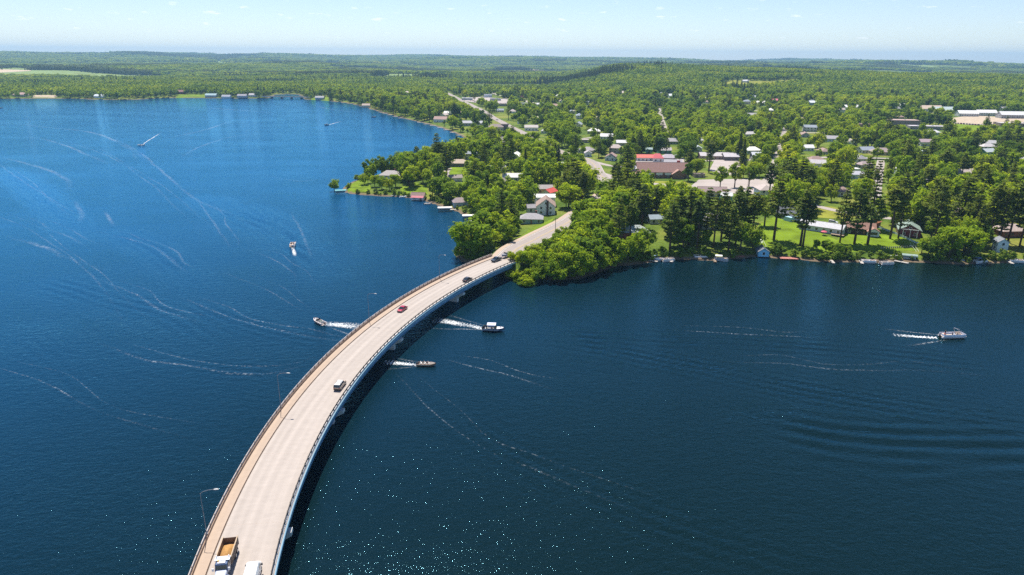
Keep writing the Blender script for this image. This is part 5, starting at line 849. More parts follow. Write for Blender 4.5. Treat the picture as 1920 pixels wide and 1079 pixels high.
def dock(p, rz, L, B, label, m=WOOD, z=.55, group='small docks along the shore'):
    t = empty('dock', p[0], p[1], 0, rz, label, 'dock', group); n = max(3, int(L / .55)); key = (round(B, 1), m.name)
    if key not in PLK: PLK[key] = MB().box((0, 0, 0), (.5, B, .08)).mesh('plank', m)
    for k in range(n): part('plank', PLK[key], t, (-L / 2 + (k + .5) * L / n, 0, z + rnd.uniform(-.01, .01)))
    for s in (-1, 1): MB().box((0, s * B * .42, z - .12), (L, .1, .14)).build('beam', m, t)
    for sx in (-.45, 0, .45):
        for s in (-1, 1): MB().tube([(L * sx, s * B * .42, -2), (L * sx, s * B * .42, z + .35)], .07, 5).build('post', m, t)
RDOCK = mat('dock_red', (.42, .17, .14), .8, .15, 1.2); GDOCK = mat('dock_grey', (.50, .46, .42), .8, .15, 1.2)
dock((128.3,304.7), R(-6), 8, 3.2, 'red painted square dock below the sunlit lawn', RDOCK); dock((105.5,307.8), R(4), 6, 2, 'weathered red dock left of the blue boathouse', RDOCK)
dock((125.1,310.0), R(-3), 12, 1.2, 'narrow pink walkway along the lawn sea wall', RDOCK); dock((63.3,299.8), R(-40), 7, 1.4, 'grey dock beside the blue covered pontoon', GDOCK)
dock((177.8,299.7), R(-45), 6, 1.6, 'pale dock right of the white sea wall', GDOCK); dock((170.5,302.1), R(0), 8, 1.6, 'brown dock in front of the white sea wall'); dock((85.0,303.7), R(0), 6, 1.6, 'brown dock left of the white pontoon under pines')
dock((73.1,300.0), R(70), 6, 1.3, 'grey dock right of the grey pontoon', GDOCK); dock((92.7,300.4), R(80), 6, 1.3, 'brown dock beside the pale canopied pontoon'); dock((146.2,299.8), R(80), 6, 1.3, 'pale dock below the lawn bushes', GDOCK); dock((159.3,299.3), R(75), 6, 1.3, 'pale dock left of the white boat below the cabin lawn', GDOCK); dock((217.3,300.5), R(85), 6, 1.4, 'brown dock right of the navy canopied pontoon'); dock((228.0,300.7), R(80), 6, 1.4, 'pale dock left of the edge pontoon', GDOCK); dock((-49.5,428.8), R(18), 6, 1.6, 'brown dock between the two left boathouses'); dock((-35.8,406.6), R(15), 6, 1.6, 'pale dock below the grey hip roofed boathouse', GDOCK); dock((-76.5,449.1), R(-10), 9, 1.3, 'long low dock left of the red awning boathouse', GDOCK); dock((-19.7,364.3), R(30), 6, 1.3, 'pinkish dock beside the maroon pontoon', RDOCK); dock((-22.1,392.2), R(40), 5, 1.2, 'small grey dock before the bridge trees', GDOCK); dock((211.6,303.0), R(20), 6, 1.4, 'rusty dock at the shady right shore', RDOCK)
lift((184.0,304.6), R(-20), 6.5, 2.8, (.22, .30, .27), (.70, .70, .70), 'dark green canopied boat lift right of the sea wall')
pts = [(-218.2,1164.0), (-207.3,1142.2), (-194.9,1110.6), (-181.6,1080.7), (-168.2,1052.5), (-130.5,984.1), (-118.6,960.5), (-107.3,938.1), (-94.4,909.5), (-83.6,882.6), (-72.8,850.9), (-62.8,821.3), (-52.7,782.9), (-45.0,752.6)]
for i, p in enumerate(pts): dock(p, R(200 + rnd.uniform(-15, 15)), 9, 2.5, 'small pale dock %s along the far bay shore' % (('counted first', 'second', 'third', 'fourth', 'fifth', 'sixth', 'seventh', 'eighth', 'ninth', 'tenth', 'eleventh', 'twelfth', 'thirteenth', 'last')[i] + ' from the left'), GDOCK, .7)
# sea wall, fences and stairs of the right shore gardens
def wall_line(name, A_, B_, h, th, m, label, cat, z=None):
    A_ = np.array(A_); B_ = np.array(B_); d = B_ - A_; t = empty(name, *A_, 0, math.atan2(d[1], d[0]), label, cat); L_ = np.hypot(*d); n = max(2, int(L_ / 3)); zs = [gz(*(A_ + d * k / n)) if z is None else z for k in range(n + 1)]
    for k in range(n): MB().box(((k + .5) * L_ / n, 0, (zs[k] + zs[k + 1]) / 2 + h / 2 - .2), (L_ / n - .03, th, h + .4)).build('panel', m, t)
    for k in range(n + 1): MB().box((k * L_ / n, 0, zs[k] + h / 2), (.24, th + .12, h + .3)).build('post', m, t)
wall_line('sea_wall', (174.0,306.1), (188.3,308.2), 1.5, .4, WHITE, 'white painted sea wall below the brown cabin lawn', 'wall', .1)
wall_line('sea_wall', (121.6,313.2), (136.6,312.6), 1.0, .4, mat('timber_dark', (.06, .045, .04), .9), 'dark timber sea wall along the sunlit lawn', 'wall', .3)
wall_line('garden_fence', (194.1,352.9), (198.4,322.9), 1.0, .08, mat('fence_pale', (.55, .66, .68), .7), 'pale white fence running down beside the brown cabin', 'fence')
def pickets(A_, B_, n, label):
    A_ = np.array(A_); B_ = np.array(B_); t = empty('post_fence', 0, 0, 0, 0, label, 'fence'); pmh = MB().box((0, 0, .5), (.5, .12, 1.1)).mesh('picket', mat('picket_grey', (.40, .36, .33), .8)); an = math.atan2(*(B_ - A_)[::-1])
    for k in range(n): q = A_ + (B_ - A_) * k / (n - 1); part('picket', pmh, t, (*q, gz(*q)), an)
    md = (A_ + B_) / 2
    MB().box((md[0], md[1], gz(*md) + .6), (np.hypot(*(B_ - A_)), .06, .1), an).build('rail', MAT['picket_grey'], t)
pickets((177.2,317.0), (195.0,319.6), 18, 'row of grey pickets above the white sea wall')
def stairs(A_, B_, w, label):
    A_ = np.array(A_); B_ = np.array(B_); d = B_ - A_; L_ = np.hypot(*d); t = empty('garden_stairs', *A_, .5, math.atan2(d[1], d[0]), label, 'stairs'); n = 14; rise = (gz(*B_) - .3) / n; sm = MB().box((0, 0, 0), (L_ / n, w, .14)).mesh('step', mat('stair_pale', (.62, .68, .58), .7))
    for k in range(n): part('step', sm, t, ((k + .5) * L_ / n, 0, rise * (k + 1)))
    for s in (-1, 1): MB().tube([(0, s * w / 2, 1.0), (L_, s * w / 2, rise * n + 1.0)], .06, 5).build('handrail', MAT['stair_pale'], t)
stairs((121.8,316.0), (123.6,330.5), 1.3, 'pale stairs from the lawn down to the blue boathouse'); stairs((192.4,312.0), (194.1,321.8), 1.2, 'greenish stairs right of the white sea wall')
# garden umbrella on the long house deck
u_ = empty('garden_umbrella', *(157.9,337.1), gz(*(157.9,337.1)), 0, 'pink red garden umbrella at the long white lake house', 'umbrella')
MB().tube([(0, 0, 0), (0, 0, 2.3)], .05, 6).build('pole', WHITE, u_); MB().loft([[(r * math.cos(k * math.pi / 4), r * math.sin(k * math.pi / 4), z_) for k in range(8)] for r, z_ in ((1.5, 1.9), (.75, 2.3), (.06, 2.5))]).build('canopy', mat('umbrella_red', (.60, .10, .16), .7), u_)
# utility poles along the road
up_m = mat('pole_wood', (.20, .15, .12), .9, .2, 2)
for p, lab in (((20.6,318.4), 'utility pole right of the road beyond the bridge'), ((58.3,467.1), 'utility pole at the road bend before the church'), ((62.8,440.4), 'utility pole on the right verge before the church'), ((45.9,600.9), 'utility pole by the white van'), ((28.0,755.2), 'utility pole along the road in mid town'), ((144.7,639.9), 'utility pole behind the red roofed white building'), ((162.9,470.7), 'utility pole standing in the church car park')):
    t = empty('utility_pole', p[0], p[1], gz(*p), rnd.uniform(-.3, .3), lab, 'utility pole', 'utility poles'); MB().tube([(0, 0, -.3), (0, 0, 10.5)], [.17, .11], 7).build('pole', up_m, t)
    MB().box((0, 0, 9.7), (2.4, .12, .14)).build('crossarm', up_m, t)
    for xx in (-1.0, -.4, .4, 1.0): MB().tube([(xx, 0, 9.77), (xx, 0, 9.98)], .05, 5).build('insulator', GLASS, t)

# ---------------------------------------------------------------- vehicles
TYRE = MB().tube([(0, -.11, 0), (0, .11, 0)], .34, 14).mesh('tyre', RUBBER, False); RIM = MB().tube([(0, -.12, 0), (0, .12, 0)], .21, 10).mesh('rim', ALU)
HL = MB().box((0, 0, 0), (.08, .34, .16)).mesh('headlight', mat('lamp_clear', (.7, .7, .68), .2)); TL = MB().box((0, 0, 0), (.06, .26, .22)).mesh('taillight', mat('lamp_red', (.45, .02, .02), .3))
MIR = MB().box((0, 0, 0), (.12, .2, .15)).mesh('mirror', DARKM)
def wheels(t, xs, w, r=.34, dual=()):
    for x in xs:
        for s in (-1, 1):
            wd = bpy.data.objects.new('wheel', None); col.objects.link(wd); wd.parent = t; wd.location = (x, s * w, r); k = r / .34; wd.scale = (k, 1.9 if x in dual else 1.1, k); part('tyre', TYRE, wd); part('rim', RIM, wd)
def car(name, p, z, hd, L, W, H, c, label, typ='sedan', roofc=None, lower=None, group=None):
    t = empty(name, p[0], p[1], z, hd, label, 'car', group); pm_ = mat('paint_%d_%d_%d' % tuple(int(k * 99) for k in c), c, .28, .04, .5, coat=.6)
    belt = H * .60; w = W / 2
    st = {'sedan': [(-.5, .50, .55), (-.47, .33, .585), (-.30, .30, .60), (.12, .30, .60), (.20, .30, .585), (.42, .30, .50), (.49, .34, .42)],
          'suv': [(-.5, .42, .60), (-.48, .30, .61), (-.30, .28, .61), (.15, .28, .61), (.24, .28, .60), (.45, .30, .55), (.495, .36, .46)],
          'pickup': [(-.5, .44, .58), (-.49, .34, .59), (-.2, .32, .60), (.1, .32, .60), (.2, .32, .60), (.46, .34, .56), (.5, .38, .48)]}[typ]
    cab = {'sedan': ((-.38, -.2, .06, .24)), 'suv': ((-.495, -.45, .10, .26)), 'pickup': ((-.12, -.07, .12, .24))}[typ]
    secs = []
    for u, zb, zt in st:
        k = 1 - .10 * max(0, (abs(u) - .36) / .14); secs.append([(u * L, -w * k * .96, zb * H * .75), (u * L, -w * k, zt * H * .72), (u * L, -w * k * .93, zt * H), (u * L, w * k * .93, zt * H), (u * L, w * k, zt * H * .72), (u * L, w * k * .96, zb * H * .75)])
    MB().loft(secs).build('body', pm_, t, False, .05)
    x0, x1, x2, x3 = [q * L for q in cab]; wb, wt_ = w * .91, w * .74; zt = H - .06; zb = H * .585
    MB().add([(x0, -wb, zb), (x3, -wb, zb), (x3, wb, zb), (x0, wb, zb), (x1, -wt_, zt), (x2, -wt_, zt), (x2, wt_, zt), (x1, wt_, zt)], [(0, 1, 5, 4), (2, 3, 7, 6), (1, 2, 6, 5), (3, 0, 4, 7), (4, 5, 6, 7)]).build('windows', GLASS, t)
    MB().loft([[(x_, -wt_ - .03, zt - .02), (x_, wt_ + .03, zt - .02), (x_, wt_ - .06, zt + .07), (x_, -wt_ + .06, zt + .07)] for x_ in (x1 - .05, x2 + .05)]).build('roof', mat('paint_%d_%d_%d' % tuple(int(k * 99) for k in (roofc or c)), roofc or c, .28, .04, .5, coat=.6), t)
    mb = MB()
    for xa, xb in ((x0, x1), (x3, x2), ((x0 + x3) / 2, (x1 + x2) / 2)):
        for s in (-1, 1): mb.tube([(xa, s * (wb + .01), zb), (xb, s * (wt_ + .01), zt)], .045, 4)
    mb.build('pillar', pm_, t)
    wheels(t, (-L * .31, L * .31), w - .08)
    for s in (-1, 1):
        part('headlight', HL, t, (L * .478, s * w * .66, H * .44)); part('taillight', TL, t, (-L * .497, s * w * .72, H * .50)); part('mirror', MIR, t, (x3 - .25, s * (w + .08), H * .62))
    if lower: MB().box((0, 0, H * .27), (L * .93, W * .985, H * .11)).build('side_skirt', mat('skirt_%d' % int(lower[0] * 99), lower, .6), t)
    MB().box((-L * .5, 0, H * .32), (.12, W * .9, .2)).build('bumper', DARKM, t); MB().box((L * .495, 0, H * .28), (.12, W * .88, .2)).build('bumper', DARKM, t)
    if typ == 'pickup':
        MB().box((-L * .32, 0, H * .605), (L * .32, W * .78, .03)).build('bed', DARKM, t)
        for s in (-1, 1): MB().box((-L * .32, s * W * .44, H * .63), (L * .34, .1, .1)).build('bed_rail', pm_, t)
    if typ == 'suv':
        for s in (-1, 1): MB().box((-L * .15, s * wt_ * .85, H + .06), (L * .42, .05, .06)).build('roof_rack', DARKM, t)
    return t
def on_arc(p, dr, away):
    a = math.atan2(p[1] - ARC_C[1], p[0] - ARC_C[0]); r = dr; return (ARC_C[0] + r * math.cos(a), ARC_C[1] + r * math.sin(a)), (a - math.pi / 2 if away else a + math.pi / 2)
p, hd = on_arc((-45.8,160.9), 248.1, True); car('wagon', p, 6.0, hd, 4.9, 1.95, 1.8, (.45, .34, .25), 'tan wagon with white roof driving away on the bridge', 'suv', (.80, .80, .80), (.20, .13, .10), 'vehicles on the bridge')
p, hd = on_arc((-38.0,218.3), 253.2, False); car('red_car', p, 6.0, hd, 4.8, 1.85, 1.45, (.42, .02, .05), 'red saloon car coming along the bridge', 'sedan', None, None, 'vehicles on the bridge')
p, hd = on_arc((-18.0,251.6), 247.9, True); car('dark_saloon', p, 6.0, hd, 5.0, 1.9, 1.5, (.055, .05, .048), 'dark grey saloon leaving over the bridge before the pickup', 'sedan', None, None, 'vehicles on the bridge')
p, hd = on_arc((-8.7,279.8), 253.0, False); pk = car('pickup_truck', p, 6.0, hd, 5.6, 2.0, 1.85, (.035, .05, .075), 'dark blue pickup towing a boat onto the bridge', 'pickup', None, None, 'vehicles on the bridge')
q = on(pk, -7.2, 0); tr = empty('boat_trailer', q.x, q.y, 6.0, hd - .02, 'boat trailer behind the dark blue pickup', 'trailer')
for s in (-1, 1): MB().box((0, s * .7, .52), (5, .1, .12)).build('frame', ALU, tr)
MB().tube([(2.4, -.7, .52), (4.1, 0, .5), (2.4, .7, .52)], .06, 5).build('drawbar', ALU, tr); wheels(tr, (-.9,), .95, .32)
boat('trailered_boat', (q.x, q.y), hd - .02, 6.0, 2.2, .9, (.14, .20, .33), 'blue grey runabout carried on the trailer behind the pickup', (.30, .38, .46), True, True, 2, z=6.0 + .85)
# dump truck
p, hd = on_arc((-48.0,93.7), 253.4, False)
dt = empty('dump_truck', p[0], p[1], 6.0, hd, 'loaded dump truck with blue and white cab at the bottom of the bridge', 'dump truck', 'vehicles on the bridge')
NB = mat('truck_blue', (.10, .15, .27), .35, .06, coat=.5); BEDM = mat('bed_brown', (.20, .15, .12), .6, .25, .8)
MB().box((-.6, 0, .85), (8.6, .9, .3)).build('chassis', DARKM, dt)
mb = MB().box((-2.3, 0, 1.28), (5.4, 2.35, .1))
for s in (-1, 1): mb.box((-2.3, s * 1.2, 1.98), (5.4, .1, 1.45))
mb.box((-4.98, 0, 1.9), (.1, 2.3, 1.3)).box((.38, 0, 2.05), (.1, 2.3, 1.6)); mb.build('dump_bed', BEDM, dt)
for s in (-1, 1):
    MB().box((-2.3, s * 1.2, 2.74), (5.5, .18, .1)).build('bed_rim', mat('rim_tan', (.40, .30, .20), .6), dt)
    for k in range(6): MB().box((-4.6 + k * .92, s * 1.29, 1.95), (.12, .1, 1.35)).build('bed_rib', BEDM, dt)
MB().box((.75, 0, 2.88), (1.0, 2.4, .1)).build('cab_shield', mat('shield_white', (.62, .66, .72), .5), dt)
V = []; n = 14
for i in range(n + 1):
    for j in range(n + 1):
        u, v = i / n * 2 - 1, j / n * 2 - 1; hh = 1.36 + 1.15 * max(0, 1 - (u * .95) ** 2) * max(0, 1 - .75 * v * v) + rnd.uniform(-.03, .03); V.append((-2.1 + u * 2.4, v * 1.12, hh))
MB().add(V, [(i * (n + 1) + j, (i + 1) * (n + 1) + j, (i + 1) * (n + 1) + j + 1, i * (n + 1) + j + 1) for i in range(n) for j in range(n)]).build('sand_load', mat('sand_orange', (.40, .22, .075), .95, .2, 3, bump=.4), dt, True)
MB().loft([[(x_, -1.05, .95), (x_, 1.05, .95), (x_, 1.05, 1.75), (x_, .92 if x_ > 1.0 else .9, zt_), (x_, -.92 if x_ > 1.0 else -.9, zt_), (x_, -1.05, 1.75)] for x_, zt_ in ((.62, 2.7), (1.9, 2.72), (2.2, 1.8))]).build('cab', NB, dt, False, .06)
MB().loft([[(x_, -w_, .9), (x_, w_, .9), (x_, w_, zt_ - .15), (x_, w_ - .18, zt_), (x_, -w_ + .18, zt_), (x_, -w_, zt_ - .15)] for x_, zt_, w_ in ((2.2, 1.78, .95), (3.6, 1.6, .82), (3.85, 1.4, .78))]).build('bonnet', mat('truck_pale', (.45, .50, .62), .3, .05, coat=.5), dt, False, .05)
MB().add([(1.93, -.84, 2.62), (1.93, .84, 2.62), (2.2, .9, 1.84), (2.2, -.9, 1.84)], [(0, 1, 2, 3)]).build('windscreen', GLASS, dt)
bpy.context.view_layer.update()
for s in (-1, 1):
    MB().box((1.3, s * 1.02, 2.2), (.95, .06, .62)).build('side_window', GLASS, dt); MB().box((2.3, s * 1.28, 2.0), (.14, .3, .5)).build('mirror', WHITE, dt); MB().tube([(.5, s * .98, 1.2), (.5, s * .98, 3.3)], .09, 7).build('exhaust_stack', ALU, dt)
    MB().loft([[(2.9 + .62 * math.cos(a), y_, .55 + .62 * math.sin(a)) for a in [k * math.pi / 6 for k in range(7)]] for y_ in (s * .82, s * 1.18)]).build('wheel_arch', NB, dt); part('headlight', HL, dt, (3.88, s * .55, 1.05))
MB().box((1.2, 0, 2.78), (1.2, 1.2, .12)).build('cab_roof_panel', mat('panel_white', (.7, .68, .68), .5), dt); MB().box((1.3, -.55, 2.9), (.25, .25, .16)).build('beacon', mat('beacon_amber', (.75, .35, .02), .4), dt); MB().box((3.95, 0, .72), (.2, 2.2, .34)).build('bumper', ALU, dt)
wheels(dt, (2.9, -2.6, -3.85), 1.0, .52, (-2.6, -3.85))
# white van
p, hd = on_arc((-42.5,91.0), 248.4, True)
vn = empty('white_van', p[0], p[1], 6.0, hd, 'tall white van driving away beside the dump truck', 'van', 'vehicles on the bridge')
VW = mat('van_white', (.80, .80, .80), .35, .03, coat=.4)
MB().loft([[(x_, -w_, .45), (x_, w_, .45), (x_, w_, zt_ * .72), (x_, w_ * .86, zt_), (x_, -w_ * .86, zt_), (x_, -w_, zt_ * .72)] for x_, zt_, w_ in ((-3.3, 2.5, 1.05), (-3.2, 2.62, 1.08), (1.2, 2.66, 1.08), (1.75, 2.5, 1.06), (2.5, 1.55, 1.02), (3.2, 1.25, .98), (3.35, .95, .92))]).build('body', VW, vn, False, .06)
MB().add([(1.86, -.80, 2.40), (1.86, .80, 2.40), (2.54, .88, 1.60), (2.54, -.88, 1.60)], [(0, 1, 2, 3)]).build('windscreen', GLASS, vn)
for s in (-1, 1):
    MB().box((1.3, s * 1.075, 1.75), (1.0, .05, .55)).build('side_window', GLASS, vn); MB().box((2.0, s * 1.26, 1.6), (.16, .26, .34)).build('mirror', DARKM, vn); part('headlight', HL, vn, (3.3, s * .7, 1.0)); part('taillight', TL, vn, (-3.32, s * .9, 1.2))
    MB().box((-1.0, s * 1.09, 1.1), (3.4, .03, .1)).build('side_strip', mat('strip_grey', (.3, .3, .32), .5), vn)
wheels(vn, (-2.1, 2.3), .95, .37)
# cars of the town
CARS = [((46.7,624.7), 115, (.35, .03, .04), 'pickup', 'red pickup on the road beyond the bend'), ((43.6,594.3), 105, (.78, .78, .80), 'suv', 'white van like car on the road before the bend'), ((63.0,449.7), 60, (.30, .20, .42), 'sedan', 'purple car on the road before the church'),
 ((174.5,363.4), -35, (.75, .75, .77), 'suv', 'white car parked behind the long lake house'), ((84.8,548.4), 20, (.62, .62, .64), 'sedan', 'silver car on the street left of the church'), ((148.4,625.7), 10, (.74, .74, .76), 'sedan', 'white car right of the lavender roof'), ((148.2,611.9), 15, (.55, .56, .6), 'suv', 'grey car parked behind the church chimney'),
 ((172.4,533.2), 5, (.12, .12, .14), 'sedan', 'black car in the paved lot before the long grey roofs'), ((184.3,552.3), 5, (.60, .60, .62), 'suv', 'silver car in the paved lot before the long grey roofs'), ((-6.9,919.5), 120, (.05, .06, .09), 'pickup', 'dark pickup on the road in the mid distance'), ((-22.6,990.8), 120, (.7, .7, .7), 'sedan', 'white car on the road in the mid distance'),
 ((335.9,675.7), 0, (.10, .14, .3), 'sedan', 'blue car beside the slate blue roofed house'), ((213.5,390.1), -10, (.12, .2, .45), 'sedan', 'blue car under the pines behind the cabins'), ((297.3,522.7), 0, (.5, .5, .52), 'sedan', 'grey car in the clearing right of the purple tree')]
for p, rt, c, ty, lab in CARS: car('parked_car', p, gz(*p) + .14, R(rt), 4.8, 1.9, 1.7 if ty != 'sedan' else 1.5, c, lab, ty, group='cars in the town')
i = 0
for k in range(12):
    px0 = np.array((600.7,951.3)); px1 = np.array((625.7,923.2)); q = px0 + (px1 - px0) * (k / 11); c = [(.08, .1, .2), (.5, .5, .52), (.35, .04, .05), (.05, .05, .06), (.7, .7, .7)][k % 5]
    car('parked_car', q, gz(*q) + .25, R(75), 4.8, 1.9, 1.6, c, '%s car from the left in the row at the gravel yard' % ('first', 'second', 'third', 'fourth', 'fifth', 'sixth', 'seventh', 'eighth', 'ninth', 'tenth', 'eleventh', 'twelfth')[k], 'sedan' if k % 2 else 'suv', group='row of cars at the gravel yard')
for k in range(10):
    px0 = np.array((-109.7,1544.6)); px1 = np.array((-62.7,1334.5)); q = px0 + (px1 - px0) * (k / 9) + np.array((rnd.uniform(-3, 3), rnd.uniform(-8, 8))); c = [(.45, .05, .06), (.6, .6, .62), (.06, .08, .2), (.75, .75, .75), (.05, .05, .06)][k % 5]
    car('parked_car', q, gz(*q) + .3, R(110), 4.8, 1.9, 1.6, c, '%s car counted along the distant downtown street' % ('first', 'second', 'third', 'fourth', 'fifth', 'sixth', 'seventh', 'eighth', 'ninth', 'tenth')[k], 'suv' if k % 2 else 'sedan', group='cars along the downtown street')

def polar(x, y): return np.hypot(x, y), np.degrees(np.arctan2(x, y))

# more houses of the town, half hidden in the trees
LAND += [('the bridge abutment', *arc(250, A_END)), ('the tan footway bend', *(25.1,351.3)), ('the wooded point right of the bridge', *(18.0,274.8)), ('the bushy point left of the bridge', *(-19.7,301.9)), ('the purple leaved tree', *(310.8,557.3))]
LAND = [l for l in LAND if l[0]]; LX = np.array([l[1:] for l in LAND])
# labels that single each tree out: counted from the nearest landmark
ORD = ['nearest', 'second nearest', 'third nearest', 'fourth nearest', 'fifth nearest', 'sixth nearest', 'seventh nearest', 'eighth nearest', 'ninth nearest', 'tenth nearest', 'eleventh nearest', 'twelfth nearest']
def ordw(n): return ORD[n] if n < 12 else '%dth nearest' % (n + 1) if (n + 1) % 10 not in (1, 2, 3) or n + 1 in (11, 12, 13) else '%d%s nearest' % (n + 1, {1: 'st', 2: 'nd', 3: 'rd'}[(n + 1) % 10])
def place_labels(items, what):
    """items: (x,y,descr) -> labels unique by landmark, side, description and rank"""
    out = [None] * len(items); g = {}
    for i, (x, y, ds) in enumerate(items):
        d = np.hypot(LX[:, 0] - x, LX[:, 1] - y); k = int(d.argmin()); r0, a0 = polar(*LX[k]); r1, a1 = polar(x, y); lat = (a1 - a0) * math.pi / 180 * r0; dep = r1 - r0
        side = ('right of' if lat > 0 else 'left of') if abs(lat) > abs(dep) else ('behind' if dep > 0 else 'before'); g.setdefault((ds, k, side), []).append((d[k], i))
    for (ds, k, side), v in g.items():
        for n, (_, i) in enumerate(sorted(v)): out[i] = '%s %s %s %s' % (ordw(n), ds, side, LAND[k][0])
    return out

AH = []; tries = 0; HL_N0 = len(HOUSES)
RC = [((.62, .62, .64), 'white'), ((.34, .33, .36), 'grey'), ((.74, .74, .74), 'white'), ((.30, .21, .19), 'brown'), ((.42, .36, .34), 'tan'), ((.26, .30, .36), 'slate'), ((.48, .46, .48), 'grey')]
WC = [(WH, 'white'), (CREAM, 'cream'), (WB, 'bluish'), (PALE, 'pale'), (GREY_W, 'grey')]
while len(AH) < 46 and tries < 4000:
    tries += 1; th = R(rnd.uniform(-6, 36.5)); r_ = rnd.uniform(430, 1500) if tries % 3 else rnd.uniform(430, 900); x, y = r_ * math.sin(th), r_ * math.cos(th)
    Pq = np.array([(x, y)])
    if not inside(Pq, SHORE)[0] or seg_dist(Pq, SHORE)[0][0] < 22 or seg_dist(Pq, ROAD)[0][0] < 20 or min(seg_dist(Pq, s_)[0][0] for s_ in STREETS) < 14: continue
    if any(math.hypot(x - hx, y - hy) < hr + 16 for hx, hy, hr in HOUSES) or any(inside(Pq, pl)[0] for pl in PATCHES): continue
    rc, wc = rnd.choice(RC), rnd.choice(WC); AH.append((x, y, rc, wc)); HOUSES.append((x, y, 9))
for (x, y, rc, wc), lab in zip(AH, place_labels([(x, y, '%s house with %s roof' % (wc[1], rc[1])) for x, y, rc, wc in AH], 'house')):
    house('town_house', (x, y), rnd.uniform(11, 16), rnd.uniform(8, 10), rnd.choice((3, 3, 5)), rnd.choice((0, 90, 10, -12, 75)), rnd.choice(('gable', 'gable', 'hip')), rc[0], wc[0], 0, lab, group='buildings of the town')

# ---------------------------------------------------------------- trees
def quads_mesh(name, C, Nrm, S, m, tone, asp=1.0):
    """leaf-sized faces: centres C, normals Nrm, sizes S"""
    n = len(C); Nrm = Nrm / np.linalg.norm(Nrm, axis=1)[:, None]; a = np.cross(Nrm, nrg.normal(0, 1, (n, 3))); a /= np.linalg.norm(a, axis=1)[:, None]; b = np.cross(Nrm, a)
    S = S[:, None]; bend = Nrm * S * .25
    V = np.stack([C - a * S - bend, C - b * S * asp, C + a * S - bend, C + b * S * asp], 1).reshape(-1, 3); Fq = np.arange(4 * n).reshape(-1, 4)
    me = bpy.data.meshes.new(name); me.vertices.add(4 * n); me.vertices.foreach_set('co', V.astype(np.float32).ravel()); me.loops.add(4 * n); me.loops.foreach_set('vertex_index', Fq.astype(np.int32).ravel())
    me.polygons.add(n); me.polygons.foreach_set('loop_start', np.arange(0, 4 * n, 4, dtype=np.int32)); me.update(calc_edges=True); me.materials.append(m)
    at = me.attributes.new('tone', 'FLOAT', 'FACE'); at.data.foreach_set('value', tone.astype(np.float32)); return me
def sph(n):
    v = nrg.normal(0, 1, (n, 3)); return v / np.linalg.norm(v, axis=1)[:, None]
def broadleaf(H, rad, lobes, per, size, m=LEAF, low=.22, name='crown'):
    """crown of leafy lobes round a limbed trunk"""
    C = []; Nn = []; tn = []; ends = []; cz = H * (low + 1) / 2; hz = H * (1 - low) / 2
    for k in range(lobes):
        d = sph(1)[0]; q = .30 + .62 * nrg.random() ** .6; c = np.array((d[0] * rad * q, d[1] * rad * q, cz + d[2] * hz * q * .95)); lr = rad * nrg.uniform(.20, .44)
        ends.append(c); u = sph(per); r_ = lr * np.where(nrg.random(per) < .14, nrg.uniform(1.0, 1.5, per), nrg.uniform(.6, 1.08, per))[:, None]; p = c + u * r_ * (1, 1, .8) + nrg.normal(0, .12, (per, 3))
        C.append(p); Nn.append(u + (0, 0, .5) + nrg.normal(0, .36, (per, 3))); t0 = nrg.uniform(.25, .75); tn.append(np.clip(t0 + nrg.normal(0, .22, per), 0, 1))
    C = np.concatenate(C); me = quads_mesh(name, C, np.concatenate(Nn), size * nrg.uniform(.6, 1.25, len(C)), m, np.concatenate(tn))
    mb = MB(); tr_ = H * .018 + .06; mb.tube([(0, 0, -.4), (.05, 0, H * .2), (nrg.normal(0, .2), nrg.normal(0, .2), H * .5), (nrg.normal(0, .3), nrg.normal(0, .3), H * .8)], [tr_ * 1.25, tr_, tr_ * .65, tr_ * .2], 7)
    for e in ends[:7]: mb.tube([(0, 0, H * .24), (e[0] * .45, e[1] * .45, H * .24 + (e[2] - H * .24) * .55), tuple(e)], [tr_ * .5, tr_ * .32, tr_ * .1], 5)
    return mb.mesh('trunk', BARK, True), me
